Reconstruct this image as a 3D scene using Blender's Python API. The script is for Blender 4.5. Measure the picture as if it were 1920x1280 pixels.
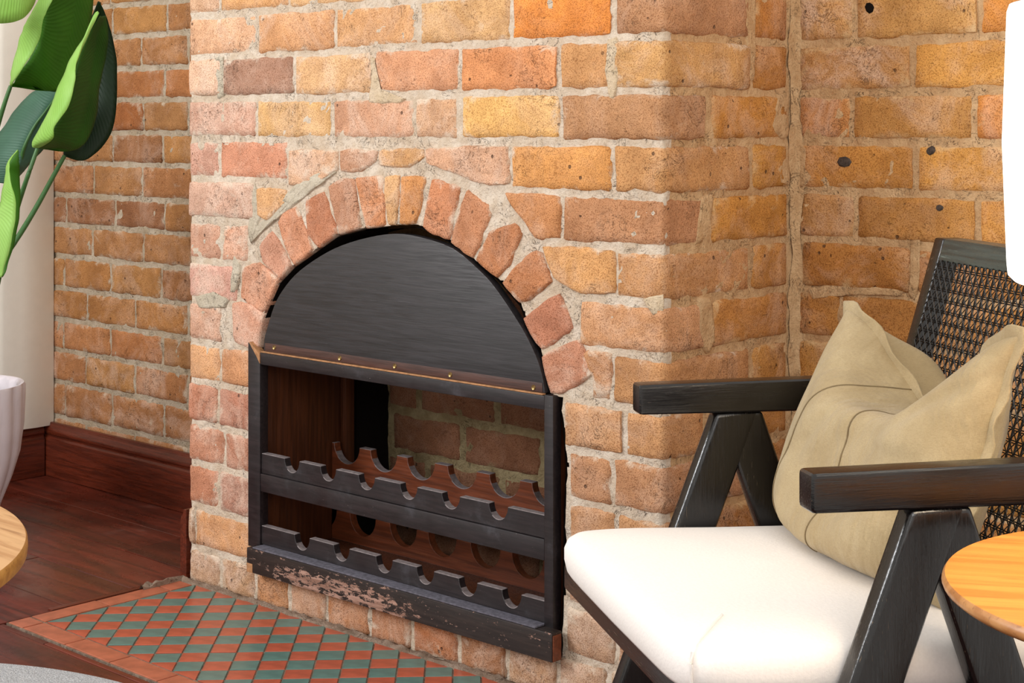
import bpy, bmesh, math, random
from mathutils import Vector, noise, Matrix
random.seed(7)
S = bpy.context.scene
for o in list(bpy.data.objects): bpy.data.objects.remove(o)
C = S.collection

# ------------------------------------------------------------------ camera
FPX = 3071.0; CAMX, CAMY, CAMZ = 1.6655, -2.1526, 1.006
YAW = math.radians(43.03)
cd = bpy.data.cameras.new('camera'); cam = bpy.data.objects.new('camera', cd); C.objects.link(cam)
cam.location = (CAMX, CAMY, CAMZ); cam.rotation_euler = (math.pi/2, 0, YAW)
cd.sensor_width = 36; cd.lens = 36*FPX/1920; cd.shift_y = -408/1920; cd.clip_start = .05
S.camera = cam
S.view_settings.view_transform = 'Standard'; S.view_settings.look = 'None'
S.view_settings.gamma = 1; S.view_settings.use_curve_mapping = False
S.view_settings.exposure = 0.48
# ------------------------------------------------------------------ world + windows' daylight
w = bpy.data.worlds.new('world'); S.world = w; w.use_nodes = True
w.node_tree.nodes['Background'].inputs[0].default_value = (1.0, .955, .90, 1)
w.node_tree.nodes['Background'].inputs[1].default_value = 0.74
def area(name, loc, target, sx, sy, power, col):
    l = bpy.data.lights.new(name, 'AREA'); l.shape = 'RECTANGLE'; l.size = sx; l.size_y = sy
    l.energy = power; l.color = col
    o = bpy.data.objects.new(name, l); C.objects.link(o); o.location = loc
    o.rotation_euler = (Vector(target)-Vector(loc)).to_track_quat('-Z', 'Y').to_euler()
    return o
area('window_light_left', (-2.3, -2.9, 2.1), (-.6, 0, .6), 1.0, 1.2, 62, (.95, .97, 1.0))
area('window_light_back', (2.9, -3.1, 2.2), (.6, -.5, .5), 1.6, 1.5, 26, (.98, .98, 1.0))

# ------------------------------------------------------------------ measuring helpers (photo point -> point on a real plane)
FW = (-math.sin(YAW), math.cos(YAW)); RT = (math.cos(YAW), math.sin(YAW))
def ray(px): u = (px-960)/FPX; return FW[0]+u*RT[0], FW[1]+u*RT[1]
def onY(px, py, Y):
    d = ray(px); t = (Y-CAMY)/d[1]; return CAMX+t*d[0], CAMZ-(py-232)*t/FPX
def onX(px, X):
    d = ray(px); t = (X-CAMX)/d[0]; return CAMY+t*d[1]
def atT(px, py, t):
    d = ray(px); return Vector((CAMX+t*d[0], CAMY+t*d[1], CAMZ-(py-232)*t/FPX))
def RTp(r, t, z=0): return Vector((CAMX+t*FW[0]+r*RT[0], CAMY+t*FW[1]+r*RT[1], z))

# ------------------------------------------------------------------ colours
def lin(h, k=1.0):
    if isinstance(h, str): c = [int(h[i:i+2], 16)/255 for i in (0, 2, 4)]
    else: c = [v/255 for v in h]
    return tuple(k*(v/12.92 if v <= .04045 else ((v+.055)/1.055)**2.4) for v in c)+(1,)

# ------------------------------------------------------------------ node helpers
class NT:
    def __init__(s, name, rough=.6, spec=.5):
        s.m = bpy.data.materials.new(name); s.m.use_nodes = True
        s.t = s.m.node_tree; s.b = s.t.nodes['Principled BSDF']
        s.b.inputs['Roughness'].default_value = rough
        s.b.inputs['Specular IOR Level'].default_value = spec
    def n(s, typ, **kw):
        n = s.t.nodes.new(typ)
        for k, v in kw.items(): setattr(n, k, v)
        return n
    def l(s, a, b): s.t.links.new(a, b)
    def pos(s, kind='obj', scale=(1, 1, 1), rot=(0, 0, 0)):
        if kind == 'world': src = s.n('ShaderNodeNewGeometry').outputs['Position']
        else: src = s.n('ShaderNodeTexCoord').outputs['Object']
        mp = s.n('ShaderNodeMapping'); mp.inputs['Scale'].default_value = scale; mp.inputs['Rotation'].default_value = rot
        s.l(src, mp.inputs['Vector']); return mp.outputs[0]
    def noise(s, vec, scale, detail=3, rough=.5, dist=0):
        n = s.n('ShaderNodeTexNoise'); n.inputs['Scale'].default_value = scale; n.inputs['Detail'].default_value = detail
        n.inputs['Roughness'].default_value = rough; n.inputs['Distortion'].default_value = dist
        s.l(vec, n.inputs['Vector']); return n.outputs['Fac']
    def step(s, v, a, b, lo=0.0, hi=1.0):
        n = s.n('ShaderNodeMapRange', interpolation_type='SMOOTHSTEP'); s.l(v, n.inputs['Value'])
        for i, x in zip((1, 2, 3, 4), (a, b, lo, hi)): n.inputs[i].default_value = x
        return n.outputs[0]
    def math(s, op, a, b=None):
        n = s.n('ShaderNodeMath', operation=op)
        for i, x in enumerate((a, b)):
            if x is None: continue
            if isinstance(x, (int, float)): n.inputs[i].default_value = x
            else: s.l(x, n.inputs[i])
        return n.outputs[0]
    def mix(s, f, a, b, mode='MIX'):
        n = s.n('ShaderNodeMix', data_type='RGBA', blend_type=mode)
        for i, x in ((0, f), (6, a), (7, b)):
            if isinstance(x, (int, float, tuple)): n.inputs[i].default_value = x
            else: s.l(x, n.inputs[i])
        return n.outputs[2]
    def bump(s, h, strength=.5, dist=.002, prev=None):
        n = s.n('ShaderNodeBump'); n.inputs['Strength'].default_value = strength; n.inputs['Distance'].default_value = dist
        s.l(h, n.inputs['Height'])
        if prev is not None: s.l(prev, n.inputs['Normal'])
        return n.outputs[0]
    def out(s, col=None, nrm=None, rough=None):
        if col is not None:
            if isinstance(col, tuple): s.b.inputs['Base Color'].default_value = col
            else: s.l(col, s.b.inputs['Base Color'])
        if nrm is not None: s.l(nrm, s.b.inputs['Normal'])
        if rough is not None: s.l(rough, s.b.inputs['Roughness'])
        return s.m

def mat_brick(name, mortar, under='c9a27c', uk=.22):
    m = NT(name, .92, .15)
    oi = m.n('ShaderNodeObjectInfo'); at = m.n('ShaderNodeAttribute', attribute_name='rim')
    P = m.pos('world'); rim = at.outputs['Fac']
    big = m.noise(P, 14, 4, .6); mid = m.noise(P, 60, 4, .65, .4); fine = m.noise(P, 430, 2, .65)
    tone = m.mix(m.step(big, .3, .7), (.82, .78, .75, 1), (1.12, 1.12, 1.12, 1))
    base = m.mix(uk, oi.outputs['Color'], lin(under))
    c = m.mix(1.0, base, tone, 'MULTIPLY')
    haze = m.math('MULTIPLY', m.step(m.noise(P, 9, 5, .7, .8), .42, .68), m.step(oi.outputs['Alpha'], .25, .65, .12, .85))
    c = m.mix(haze, c, m.mix(.62, c, lin('ecd2bf')))
    c = m.mix(m.step(mid, .42, .75, 0, .45), c, m.mix(1.0, c, (1.25, 1.2, 1.15, 1), 'MULTIPLY'))
    c = m.mix(m.step(fine, .50, .62, 0, .8), c, m.mix(1.0, c, (.52, .42, .35, 1), 'MULTIPLY'))
    # rare dark iron spots and pits
    vo = m.n('ShaderNodeTexVoronoi'); vo.inputs['Scale'].default_value = 42; m.l(P, vo.inputs['Vector'])
    gate = m.step(m.noise(P, 19, 1), .58, .62)
    pit = m.math('MULTIPLY', m.step(vo.outputs['Distance'], .16, .10), gate)
    c = m.mix(m.math('MULTIPLY', pit, .75), c, lin('4a3830'))
    # mortar / lime left on the face
    sm = m.math('ADD', m.noise(P, 17, 6, .68, .5), m.math('MULTIPLY', rim, .17))
    sm = m.math('ADD', sm, m.math('MULTIPLY', m.math('SUBTRACT', oi.outputs['Alpha'], .5), .26))
    smf = m.math('MULTIPLY', m.step(sm, .60, .80), m.step(fine, .72, .50, .45, .95))
    c = m.mix(m.math('MULTIPLY', smf, .88), c, mortar)
    # cracks
    cr = m.noise(P, 26, 5, .6, 2.2)
    line = m.math('ABSOLUTE', m.math('SUBTRACT', cr, .5))
    crk = m.math('MULTIPLY', m.step(line, .010, .0), m.step(m.noise(P, 9, 2), .57, .63))
    c = m.mix(m.math('MULTIPLY', crk, .4), c, lin('7a5238'))
    h = m.math('ADD', m.math('MULTIPLY', fine, .7), m.math('MULTIPLY', mid, 1.3))
    h = m.math('SUBTRACT', h, m.math('MULTIPLY', crk, 1.2)); h = m.math('SUBTRACT', h, m.math('MULTIPLY', pit, 1.5))
    crease = m.noise(m.pos('world', (1, 1, 2.6)), 30, 5, .7, 1.0)
    cg = m.step(m.noise(P, 6, 2), .46, .62)
    cd_ = m.math('MULTIPLY', m.step(crease, .36, .27), cg)
    c = m.mix(m.math('MULTIPLY', cd_, .3), c, m.mix(1.0, c, (.5, .4, .34, 1), 'MULTIPLY'))
    h = m.math('SUBTRACT', h, m.math('MULTIPLY', cd_, .9))
    return m.out(c, m.bump(h, .9, .0026))
def mat_mortar(name, a, b):
    m = NT(name, .95, .1); P = m.pos('world')
    f = m.noise(P, 190, 4, .7); g = m.noise(P, 34, 5, .65); k = m.noise(P, 6, 2)
    c = m.mix(m.step(m.math('ADD', g, m.math('MULTIPLY', k, .6)), .55, 1.0), a, b)
    c = m.mix(m.step(f, .56, .70, 0, .55), c, m.mix(1.0, c, (.45, .38, .32, 1), 'MULTIPLY'))
    cr = m.math('ABSOLUTE', m.math('SUBTRACT', m.noise(P, 38, 4, .6, 1.5), .5))
    ck = m.math('MULTIPLY', m.step(cr, .010, 0), m.step(m.noise(P, 13, 2), .5, .56))
    c = m.mix(m.math('MULTIPLY', ck, .7), c, lin('6f5a46'))
    h = m.math('SUBTRACT', m.math('ADD', m.math('MULTIPLY', g, 2.0), f), m.math('MULTIPLY', ck, 1.0))
    return m.out(c, m.bump(h, 1.0, .0045))
def mat_blackwood(name, axis=0, base='17130f', streak='8a6f4e', amt=.5, rough=.33, sc=1.0, spec=.5):
    m = NT(name, rough, spec)
    s = [38*sc]*3; s[axis] = 2.2*sc
    P = m.pos('obj', tuple(s)); n1 = m.noise(P, 3.2, 4, .6, .6); n2 = m.noise(P, 9, 3, .6)
    c = m.mix(m.step(n1, .35, .65), lin(base), lin(base, 1.9))
    st = m.math('MULTIPLY', m.step(n2, .64, .70), m.step(m.noise(P, .9, 2), .50, .62))
    c = m.mix(m.math('MULTIPLY', st, amt), c, lin(streak))
    return m.out(c, m.bump(m.math('ADD', n2, n1), .22, .0009), m.step(n2, .3, .7, rough*.8, rough*1.4))
def mat_plain(name, col, rough=.6, spec=.5, bump=0, bscale=80, var=.12):
    m = NT(name, rough, spec); P = m.pos('obj'); n = m.noise(P, bscale, 4, .6)
    c = m.mix(m.step(n, .3, .7), lin(col, 1-var), lin(col, 1+var*.5))
    return m.out(c, m.bump(n, bump, .002) if bump else None)
def mat_tablewood(name, c1, c2, c3, rot=(0, 0, 0)):
    m = NT(name, .38, .45); P = m.pos('obj', (1.6, 22, 22), rot)
    n1 = m.noise(P, 1.3, 5, .6, 1.2); n2 = m.noise(P, 6, 3, .6)
    c = m.mix(m.step(n1, .35, .62), lin(c1), lin(c2)); c = m.mix(m.step(n2, .56, .70, 0, .55), c, lin(c3))
    return m.out(c, m.bump(n2, .15, .001))

M = {}
M['brick_front'] = mat_brick('brick_front', lin('e2d2be'))
M['brick_warm'] = mat_brick('brick_warm', lin('d8b78a'), 'd0a058', .32)
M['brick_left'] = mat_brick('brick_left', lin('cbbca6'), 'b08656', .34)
M['mortar_front'] = mat_mortar('mortar_front', lin('e8dac8'), lin('d2bea6'))
M['mortar_warm'] = mat_mortar('mortar_warm', lin('dcb98e'), lin('c69f74'))
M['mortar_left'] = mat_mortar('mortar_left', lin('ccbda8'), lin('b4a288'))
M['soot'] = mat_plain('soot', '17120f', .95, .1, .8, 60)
M['sootwall'] = mat_mortar('soot_mortar', lin('b8a57e'), lin('947f5c'))

# ------------------------------------------------------------------ object helpers
def link(name, me, mat=None, parent=None, loc=None):
    o = bpy.data.objects.new(name, me); C.objects.link(o)
    if mat is not None:
        for mm in (mat if isinstance(mat, (list, tuple)) else [mat]): me.materials.append(mm)
    if loc is not None: o.location = loc
    if parent is not None: o.parent = parent
    return o
def tag(o, label=None, cat=None, group=None, kind=None):
    for k, v in (('label', label), ('category', cat), ('group', group), ('kind', kind)):
        if v: o[k] = v
    return o
def empty(name, loc=(0, 0, 0), rz=0, label=None, cat=None):
    o = bpy.data.objects.new(name, None); C.objects.link(o); o.location = loc; o.rotation_euler = (0, 0, rz)
    o.empty_display_size = .05
    return tag(o, label, cat)
def smooth(me, ang=None):
    for p in me.polygons: p.use_smooth = True
    if ang is not None:
        try: me.set_sharp_from_angle(angle=math.radians(ang))
        except Exception: pass
def mesh(name, verts, faces, sm=True, ang=40):
    me = bpy.data.meshes.new(name); me.from_pydata([tuple(v) for v in verts], [], faces); me.update()
    if sm: smooth(me, ang)
    return me
def centred(name, verts, faces, mat, parent, sm=True, ang=40):
    vs = [Vector(v) for v in verts]
    c = Vector([(min(v[i] for v in vs)+max(v[i] for v in vs))/2 for i in range(3)])
    return link(name, mesh(name, [v-c for v in vs], faces, sm, ang), mat, parent, c)
def bm_obj(name, bm, mat, parent=None, bev=0, seg=2, ang=35):
    if bev:
        ed = [e for e in bm.edges if len(e.link_faces) == 2 and e.calc_face_angle(0) > .5]
        bmesh.ops.bevel(bm, geom=ed, offset=bev, segments=seg, affect='EDGES', profile=.6, clamp_overlap=True)
    bmesh.ops.recalc_face_normals(bm, faces=bm.faces)
    vs = [v.co.copy() for v in bm.verts]
    c = Vector([(min(v[i] for v in vs)+max(v[i] for v in vs))/2 for i in range(3)])
    bmesh.ops.translate(bm, verts=bm.verts, vec=-c)
    me = bpy.data.meshes.new(name); bm.to_mesh(me); bm.free(); smooth(me, ang)
    return link(name, me, mat, parent, c)
def box(name, a, b, mat, parent=None, bev=.002, seg=2):
    bm = bmesh.new(); bmesh.ops.create_cube(bm, size=1)
    for v in bm.verts:
        v.co = Vector([a[i] if v.co[i] < 0 else b[i] for i in range(3)])
    return bm_obj(name, bm, mat, parent, bev, seg)
def prism(name, pts, fn, mat, parent=None, bev=.002, seg=2):
    """pts outline (u,v); fn(u,v,k) k in 0/1 -> 3D."""
    bm = bmesh.new(); n = len(pts)
    A = [bm.verts.new(fn(u, v, 0)) for u, v in pts]; B = [bm.verts.new(fn(u, v, 1)) for u, v in pts]
    bm.faces.new(A); bm.faces.new(B[::-1])
    for i in range(n): bm.faces.new((A[i], B[i], B[(i+1) % n], A[(i+1) % n]))
    bmesh.ops.recalc_face_normals(bm, faces=bm.faces)
    return bm_obj(name, bm, mat, parent, bev, seg)
def lathe_v(prof, n=48, rib=None, cx=0, cy=0):
    vs, fs = [], []
    for r, z in prof:
        for i in range(n):
            a = 2*math.pi*i/n; rr = r*(rib(a, z) if rib else 1)
            vs.append((cx+rr*math.cos(a), cy+rr*math.sin(a), z))
    for j in range(len(prof)-1):
        for i in range(n):
            k = (i+1) % n; fs.append((j*n+i, j*n+k, (j+1)*n+k, (j+1)*n+i))
    return vs, fs
def tube(path, rad, n=8, cap=True):
    vs, fs = [], []; m = len(path); path = [Vector(p) for p in path]
    rad = rad if isinstance(rad, (list, tuple)) else [rad]*m
    up = Vector((.13, .21, 1)).normalized()
    for j, p in enumerate(path):
        d = (path[min(j+1, m-1)]-path[max(j-1, 0)]).normalized()
        a = d.cross(up)
        if a.length < 1e-4: a = d.cross(Vector((1, 0, 0)))
        a.normalize(); b = d.cross(a)
        for i in range(n):
            t = 2*math.pi*i/n; vs.append(p+(a*math.cos(t)+b*math.sin(t))*rad[j])
    for j in range(m-1):
        for i in range(n):
            k = (i+1) % n; fs.append((j*n+i, j*n+k, (j+1)*n+k, (j+1)*n+i))
    if cap: fs += [tuple(range(n))[::-1], tuple((m-1)*n+i for i in range(n))]
    return vs, fs
def N(x, y, z, s=1): return noise.noise(Vector((x*s, y*s, z*s)))
def inpoly(x, y, P):
    c = False; j = len(P)-1
    for i in range(len(P)):
        if (P[i][1] > y) != (P[j][1] > y) and x < (P[j][0]-P[i][0])*(y-P[i][1])/(P[j][1]-P[i][1])+P[i][0]: c = not c
        j = i
    return c

# ------------------------------------------------------------------ wall mappings (s along the wall, z up, d out of the wall)
XL = -1.322; RCS = .39; RR = .012
def map_breast(s, z, d):
    # front face X=s,Y=0 for XL<s<0 ; right return s>0 ; left return s<XL ; both arrises rounded
    if s > 0:
        if s < 2*RR and d > -RR:
            pass
        return Vector((d, s, z)) if s > RR else Vector((-RR+(RR+d)*math.sin((s+RR)/(2*RR)*math.pi/2), RR-(RR+d)*math.cos((s+RR)/(2*RR)*math.pi/2), z))
    if s > -RR:
        a = (s+RR)/(2*RR)*math.pi/2; return Vector((-RR+(RR+d)*math.sin(a), RR-(RR+d)*math.cos(a), z))
    if s < XL:
        return Vector((XL-d, XL-s, z)) if s < XL-RR else Vector((XL+RR-(RR+d)*math.sin((XL+RR-s)/(2*RR)*math.pi/2), RR-(RR+d)*math.cos((XL+RR-s)/(2*RR)*math.pi/2), z))
    if s < XL+RR:
        a = (XL+RR-s)/(2*RR)*math.pi/2; return Vector((XL+RR-(RR+d)*math.sin(a), RR-(RR+d)*math.cos(a), z))
    return Vector((s, -d, z))
def map_rec(s, z, d): return Vector((s, RCS-d, z))
def map_back(s, z, d): return Vector((s, .36-d, z))

def brick_quad(s0, s1, z0, z1, mp, col, smear, parent, mat, depth=.055, proud=0, fold=None, lean=0):
    """brick with a worn, uneven face; grid in (s,z)."""
    seed = random.uniform(0, 50); jit = .0026
    n = max(3, int((s1-s0)/.022)); xs = [s0+(s1-s0)*i/n for i in range(n+1)]
    xs = [s0+.004, s1-.004]+xs
    if fold:
        for f in fold:
            if s0 < f < s1: xs = [x for x in xs if abs(x-f) > 2.2*RR or x in (s0, s1)]+[f+RR*k for k in (-1.6, -1, -.6, -.2, .2, .6, 1, 1.6)]
    xs = sorted(set(x for x in xs if s0 <= x <= s1)); m = 5
    zs = sorted(set([z0, z0+.004]+[z0+(z1-z0)*i/m for i in range(1, m)]+[z1-.004, z1]))
    nx, nz = len(xs), len(zs); vs = []; rim = []
    for j, z in enumerate(zs):
        for i, x in enumerate(xs):
            e = min(x-s0, s1-x, z-z0, z1-z)
            jx = jit*N(seed, z*40, 3)*(1 if i in (0, nx-1) else .6 if i in (1, nx-2) else 0)*1.6
            jz = (jit*1.5*N(x*26, seed, 9 if j < nz/2 else 4)+.0016*N(x*90, seed, 2))*(1 if j in (0, nz-1) else .8 if j in (1, nz-2) else .3)
            cnr = 0
            if i in (0, nx-1) and j in (0, nz-1): cnr = .0035
            xx = x+jx+(cnr if i == 0 else -cnr if i == nx-1 else 0); zz = z+jz+(cnr if j == 0 else -cnr if j == nz-1 else 0)
            d = proud+.0022*N(x*22, z*22, seed)+.0010*N(x*80, z*80, seed)+lean*(x-s0)
            if e <= .0001: d -= .0060
            elif e < .0045: d -= .0007
            rim.append(max(0, 1-e/.016)); vs.append(mp(xx, zz, d))
    fs = [(j*nx+i, j*nx+i+1, (j+1)*nx+i+1, (j+1)*nx+i) for j in range(nz-1) for i in range(nx-1)]
    bd = [i for i in range(nx)]+[j*nx+nx-1 for j in range(1, nz)]+[(nz-1)*nx+i for i in range(nx-2, -1, -1)]+[j*nx for j in range(nz-2, 0, -1)]
    st = [(xs[i % nx], zs[i//nx]) for i in bd]; k = len(vs)
    for x, z in st: vs.append(mp(x, z, -depth)); rim.append(1)
    L = len(bd)
    for q in range(L): fs.append((bd[q], k+q, k+(q+1) % L, bd[(q+1) % L]))
    o = centred('brick', vs, fs, mat, parent, True, 60)
    at = o.data.attributes.new('rim', 'FLOAT', 'POINT'); at.data.foreach_set('value', rim)
    o.color = lin(col)[:3]+(smear,)
    return o
def brick_poly(P, mp, col, smear, parent, mat, depth=.1, proud=0):
    """brick cut to any convex outline P [(s,z)..]"""
    seed = random.uniform(0, 50)
    out = []
    for i in range(len(P)):
        a = Vector(P[i]); b = Vector(P[(i+1) % len(P)]); n = max(1, int((b-a).length/.012))
        for k in range(n): out.append(a+(b-a)*k/n)
    # soften corners + jitter
    c0 = sum(out, Vector((0, 0)))/len(out)
    out = [p+(p-c0).normalized()*.0045 for p in out]
    L = len(out); o2 = []
    for i in range(L):
        p = out[i]*.84+(out[i-1]+out[(i+1) % L])*.08
        o2.append(p+Vector((N(p.x*60, p.y*60, seed), N(p.x*60, p.y*60, seed+9)))*.0026)
    c = sum(o2, Vector((0, 0)))/L; vs, rim, fs = [], [], []
    for ri, (off, dd) in enumerate(((0, -.0060), (.003, -.0007), (.009, 0), (-.6, 0), (-.3, 0))):
        for p in o2:
            v = p-c; q = c+v*(1-off/max(v.length, .012)) if off >= 0 else c+v*(-off)
            d = proud+dd+.0025*N(q.x*24, q.y*24, seed)+.001*N(q.x*90, q.y*90, seed)
            vs.append(mp(q.x, q.y, d)); rim.append((1, .8, .45, 0, 0)[ri])
    k = len(vs); vs.append(mp(c.x, c.y, proud)); rim.append(0)
    for r in range(4):
        for i in range(L):
            j = (i+1) % L; fs.append((r*L+i, r*L+j, (r+1)*L+j, (r+1)*L+i))
    for i in range(L): fs.append((4*L+i, 4*L+(i+1) % L, k))
    k2 = len(vs)
    for p in o2: vs.append(mp(p.x, p.y, -depth)); rim.append(1)
    for i in range(L): fs.append((i, k2+i, k2+(i+1) % L, (i+1) % L))
    o = centred('brick', vs, fs, mat, parent, True, 60)
    bm = bmesh.new(); bm.from_mesh(o.data); bmesh.ops.recalc_face_normals(bm, faces=bm.faces); bm.to_mesh(o.data); bm.free()
    at = o.data.attributes.new('rim', 'FLOAT', 'POINT'); at.data.foreach_set('value', rim)
    o.color = lin(col)[:3]+(smear,)
    return o
def mortar(name, s0, s1, z0, z1, cell, mp, mat, hole=None, depth=.0034, amp=.0042, folds=()):
    xs = []; n = int((s1-s0)/cell); xs = [s0+(s1-s0)*i/n for i in range(n+1)]
    for f in folds:
        xs = sorted([x for x in xs if abs(x-f) > RR*1.3]+[f+RR*k for k in (-1, -.6, -.2, .2, .6, 1)])
    m = int((z1-z0)/cell); zs = [z0+(z1-z0)*i/m for i in range(m+1)]
    nx = len(xs); vs = []; fs = []
    for z in zs:
        for x in xs:
            d = -depth+amp*N(x*38, z*38, 5)+.0022*N(x*120, z*120, 8)+.0012*N(x*7, z*7, 1)
            vs.append(mp(x, z, min(d, -.0002)))
    for j in range(m):
        for i in range(nx-1):
            if hole and hole((xs[i]+xs[i+1])/2, (zs[j]+zs[j+1])/2): continue
            fs.append((j*nx+i, j*nx+i+1, (j+1)*nx+i+1, (j+1)*nx+i))
    if hole:
        used = sorted({i for f in fs for i in f})
        for i in used:       # pull the ragged edge onto the outline of the opening
            z, x = zs[i//nx], xs[i % nx]
            if hole(x, z):
                best = None
                for q in range(len(OP)-1):
                    a, b = Vector(OP[q]), Vector(OP[q+1]); ab = b-a
                    t = max(0, min(1, (Vector((x, z))-a).dot(ab)/ab.length_squared)); p = a+ab*t
                    dd = (p-Vector((x, z))).length
                    if best is None or dd < best[0]: best = (dd, p)
                p = best[1]; vs[i] = mp(p.x, p.y, -.003+.003*N(p.x*60, p.y*60, 3))
    o = link(name, mesh(name, vs, fs, True, None), mat); tag(o, kind='structure')
    return o

# ------------------------------------------------------------------ materials for the rest
def mat_floor():
    m = NT('floor_boards', .3, .5); oi = m.n('ShaderNodeObjectInfo')
    P = m.pos('world', (2.2, 26, 26)); n1 = m.noise(P, 1.4, 5, .6, .8); n2 = m.noise(m.pos('world'), 3.5, 5, .7)
    c = m.mix(m.step(n1, .3, .7), lin('3a150d'), lin('67281a'))
    c = m.mix(1.0, c, oi.outputs['Color'], 'MULTIPLY')
    sc = m.step(n2, .60, .74, 0, .30); c = m.mix(sc, c, lin('8f6a5e'))
    return m.out(c, m.bump(m.math('ADD', n1, m.math('MULTIPLY', n2, .4)), .12, .002), m.step(n2, .35, .75, .2, .55))
M['floor'] = mat_floor()
M['joint'] = mat_plain('joint_dark', '1a0c08', .9)
M['skirting'] = mat_blackwood('skirting', 0, '4c1d0f', '6a2e1a', .5, .3)
M['skirting_y'] = mat_blackwood('skirting_y', 1, '4c1d0f', '6a2e1a', .5, .3)
M['cream'] = mat_plain('cream_paint', 'e2d4c2', .5, .4, .1, 30, .04); M['trimwhite'] = mat_plain('white_gloss_paint', 'f2eee2', .35, .5, .05, 30, .02)
M['tile_red'] = mat_plain('tile_red', 'b2563e', .30, .5, .15, 30, .22)
M['tile_green'] = mat_plain('tile_green', '577a73', .30, .5, .15, 30, .2)
M['tile_border'] = mat_plain('tile_border', 'b0644a', .32, .5, .15, 30, .22)
M['grout'] = mat_mortar('grout', lin('a08c7c'), lin('7d6a5a'))

# ------------------------------------------------------------------ CHIMNEY BREAST
ZL = [1.33, 1.242, 1.151, 1.061, .974, .885, .797, .707, .618, .528, .441, .350, .262, .167, .078, -.006]
OPEN_PX = [(484, 1250), (482, 1055), (480, 660), (488, 600), (497, 578), (519, 528), (547, 498), (590, 467), (629, 439), (672, 428), (722, 424), (777, 420), (800, 428), (842, 451),
           (887, 486), (932, 521), (975, 571), (992, 615), (1012, 657), (1024, 700), (1032, 738), (1050, 745), (1056, 800), (1062, 870), (1059, 945), (1056, 1115), (1050, 1235)]
OP = [onY(x, y, 0) for x, y in OPEN_PX]; OP[0] = (OP[0][0], .068); OP[-1] = (OP[-1][0], .068)
breast = mortar('wall_center', XL-.30, RCS+.0, -.005, 1.75, .0075, map_breast, [M['mortar_front'], M['mortar_warm']], lambda s, z: inpoly(s, z, OP), folds=(XL, 0))
for p in breast.data.polygons:
    if breast.data.vertices[p.vertices[0]].co.y > .014 and p.center.x > -.1: p.material_index = 1
fx = lambda px: onY(px, 300, 0)[0]
ry = lambda px: onX(px, 0.0)
MH = .0036; MZ = .0058     # half mortar joints, upright and bed
def fcourse(k, items, wrapL=True):
    """items: (px0, px1, colour, smear); px1 > 1245 means the brick turns the corner and ends at that px on the return"""
    for a, b, col, sm in items:
        s0 = fx(a)+MH if a > 353 else XL-(.10 if k % 2 else .22)
        s1 = (ry(b)-MH) if b > 1246 else fx(b)-MH
        dz = .0015*random.uniform(-1, 1)
        brick_quad(s0, s1, ZL[k+1]+MZ+dz, ZL[k]-MZ+dz, map_breast, col, sm, breast, M['brick_front'],
                   proud=random.uniform(-.001, .0022), fold=(XL, 0), lean=random.uniform(-.006, .006))
fcourse(0, [(352, 411, 'e0b898', .7), (411, 540, 'e6ae74', .42), (540, 697, 'ecc08c', .4), (697, 875, 'dca468', .42), (875, 1055, 'e0a468', .4), (1055, 1323, 'b88c70', .5)])
fcourse(1, [(352, 481, 'ecbc98', .5), (481, 627, 'e0a878', .5), (627, 785, 'dca876', .42), (785, 957, 'dcb07a', .4), (957, 1150, 'f09236', .3), (1150, 1408, 'b88762', .35)])
fcourse(2, [(352, 416, 'ecc4a8', .62), (416, 551, 'a47c6c', .42), (551, 698, 'e4b888', .55), (700, 861, 'dfa27c', .42), (861, 1047, 'e09662', .3), (1047, 1145, 'd09a64', .4), (1147, 1410, 'd0a064', .48)])
fcourse(3, [(352, 480, 'd6aa98', .62), (480, 622, 'e8bc80', .42), (622, 776, 'd9a688', .6), (776, 858, 'd8ac88', .58), (864, 1051, 'efbc70', .36), (1051, 1325, 'b88860', .34)])
fcourse(4, [(352, 411, 'd8a898', .62), (411, 540, 'd8957a', .5), (955, 1148, 'e09e56', .3), (1148, 1408, 'c8945e', .36)])
fcourse(5, [(352, 478, 'dcb6a4', .62), (1052, 1325, 'bc8660', .3)])
fcourse(6, [(352, 414, 'd2a28c', .5), (414, 466, 'dca68c', .6), (1152, 1408, 'c8925e', .42)])
fcourse(7, [(352, 444, 'daa89c', .66), (1083, 1325, 'd29c70', .42)])
fcourse(8, [(352, 414, 'd9ae98', .6), (1105, 1148, 'c69062', .5), (1148, 1406, 'c08c5c', .36)])
fcourse(9, [(352, 413, 'e4ae7e', .42), (413, 476, 'd89c70', .45), (1054, 1170, 'ce9a6c', .42), (1170, 1323, 'cc9868', .4)])
fcourse(10, [(352, 408, 'c4826a', .45), (408, 476, 'b87a68', .48), (1064, 1147, 'c48e66', .35), (1147, 1406, 'be8a64', .42)])
fcourse(11, [(352, 420, 'c2866e', .56), (420, 476, 'b87e6a', .6), (1064, 1155, 'c49268', .42), (1155, 1323, 'c09066', .42)])
fcourse(12, [(352, 410, 'c08066', .5), (410, 476, 'b48274', .66), (1062, 1175, 'c09070', .52), (1175, 1406, 'b88860', .42)])
fcourse(13, [(352, 365, 'c0a088', .7), (365, 476, 'd6a072', .46), (1058, 1155, 'c4a288', .66), (1155, 1323, 'c0967a', .5)])
fcourse(14, [(352, 414, 'b8977c', .66), (414, 479, 'c6a07e', .58)])
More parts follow.
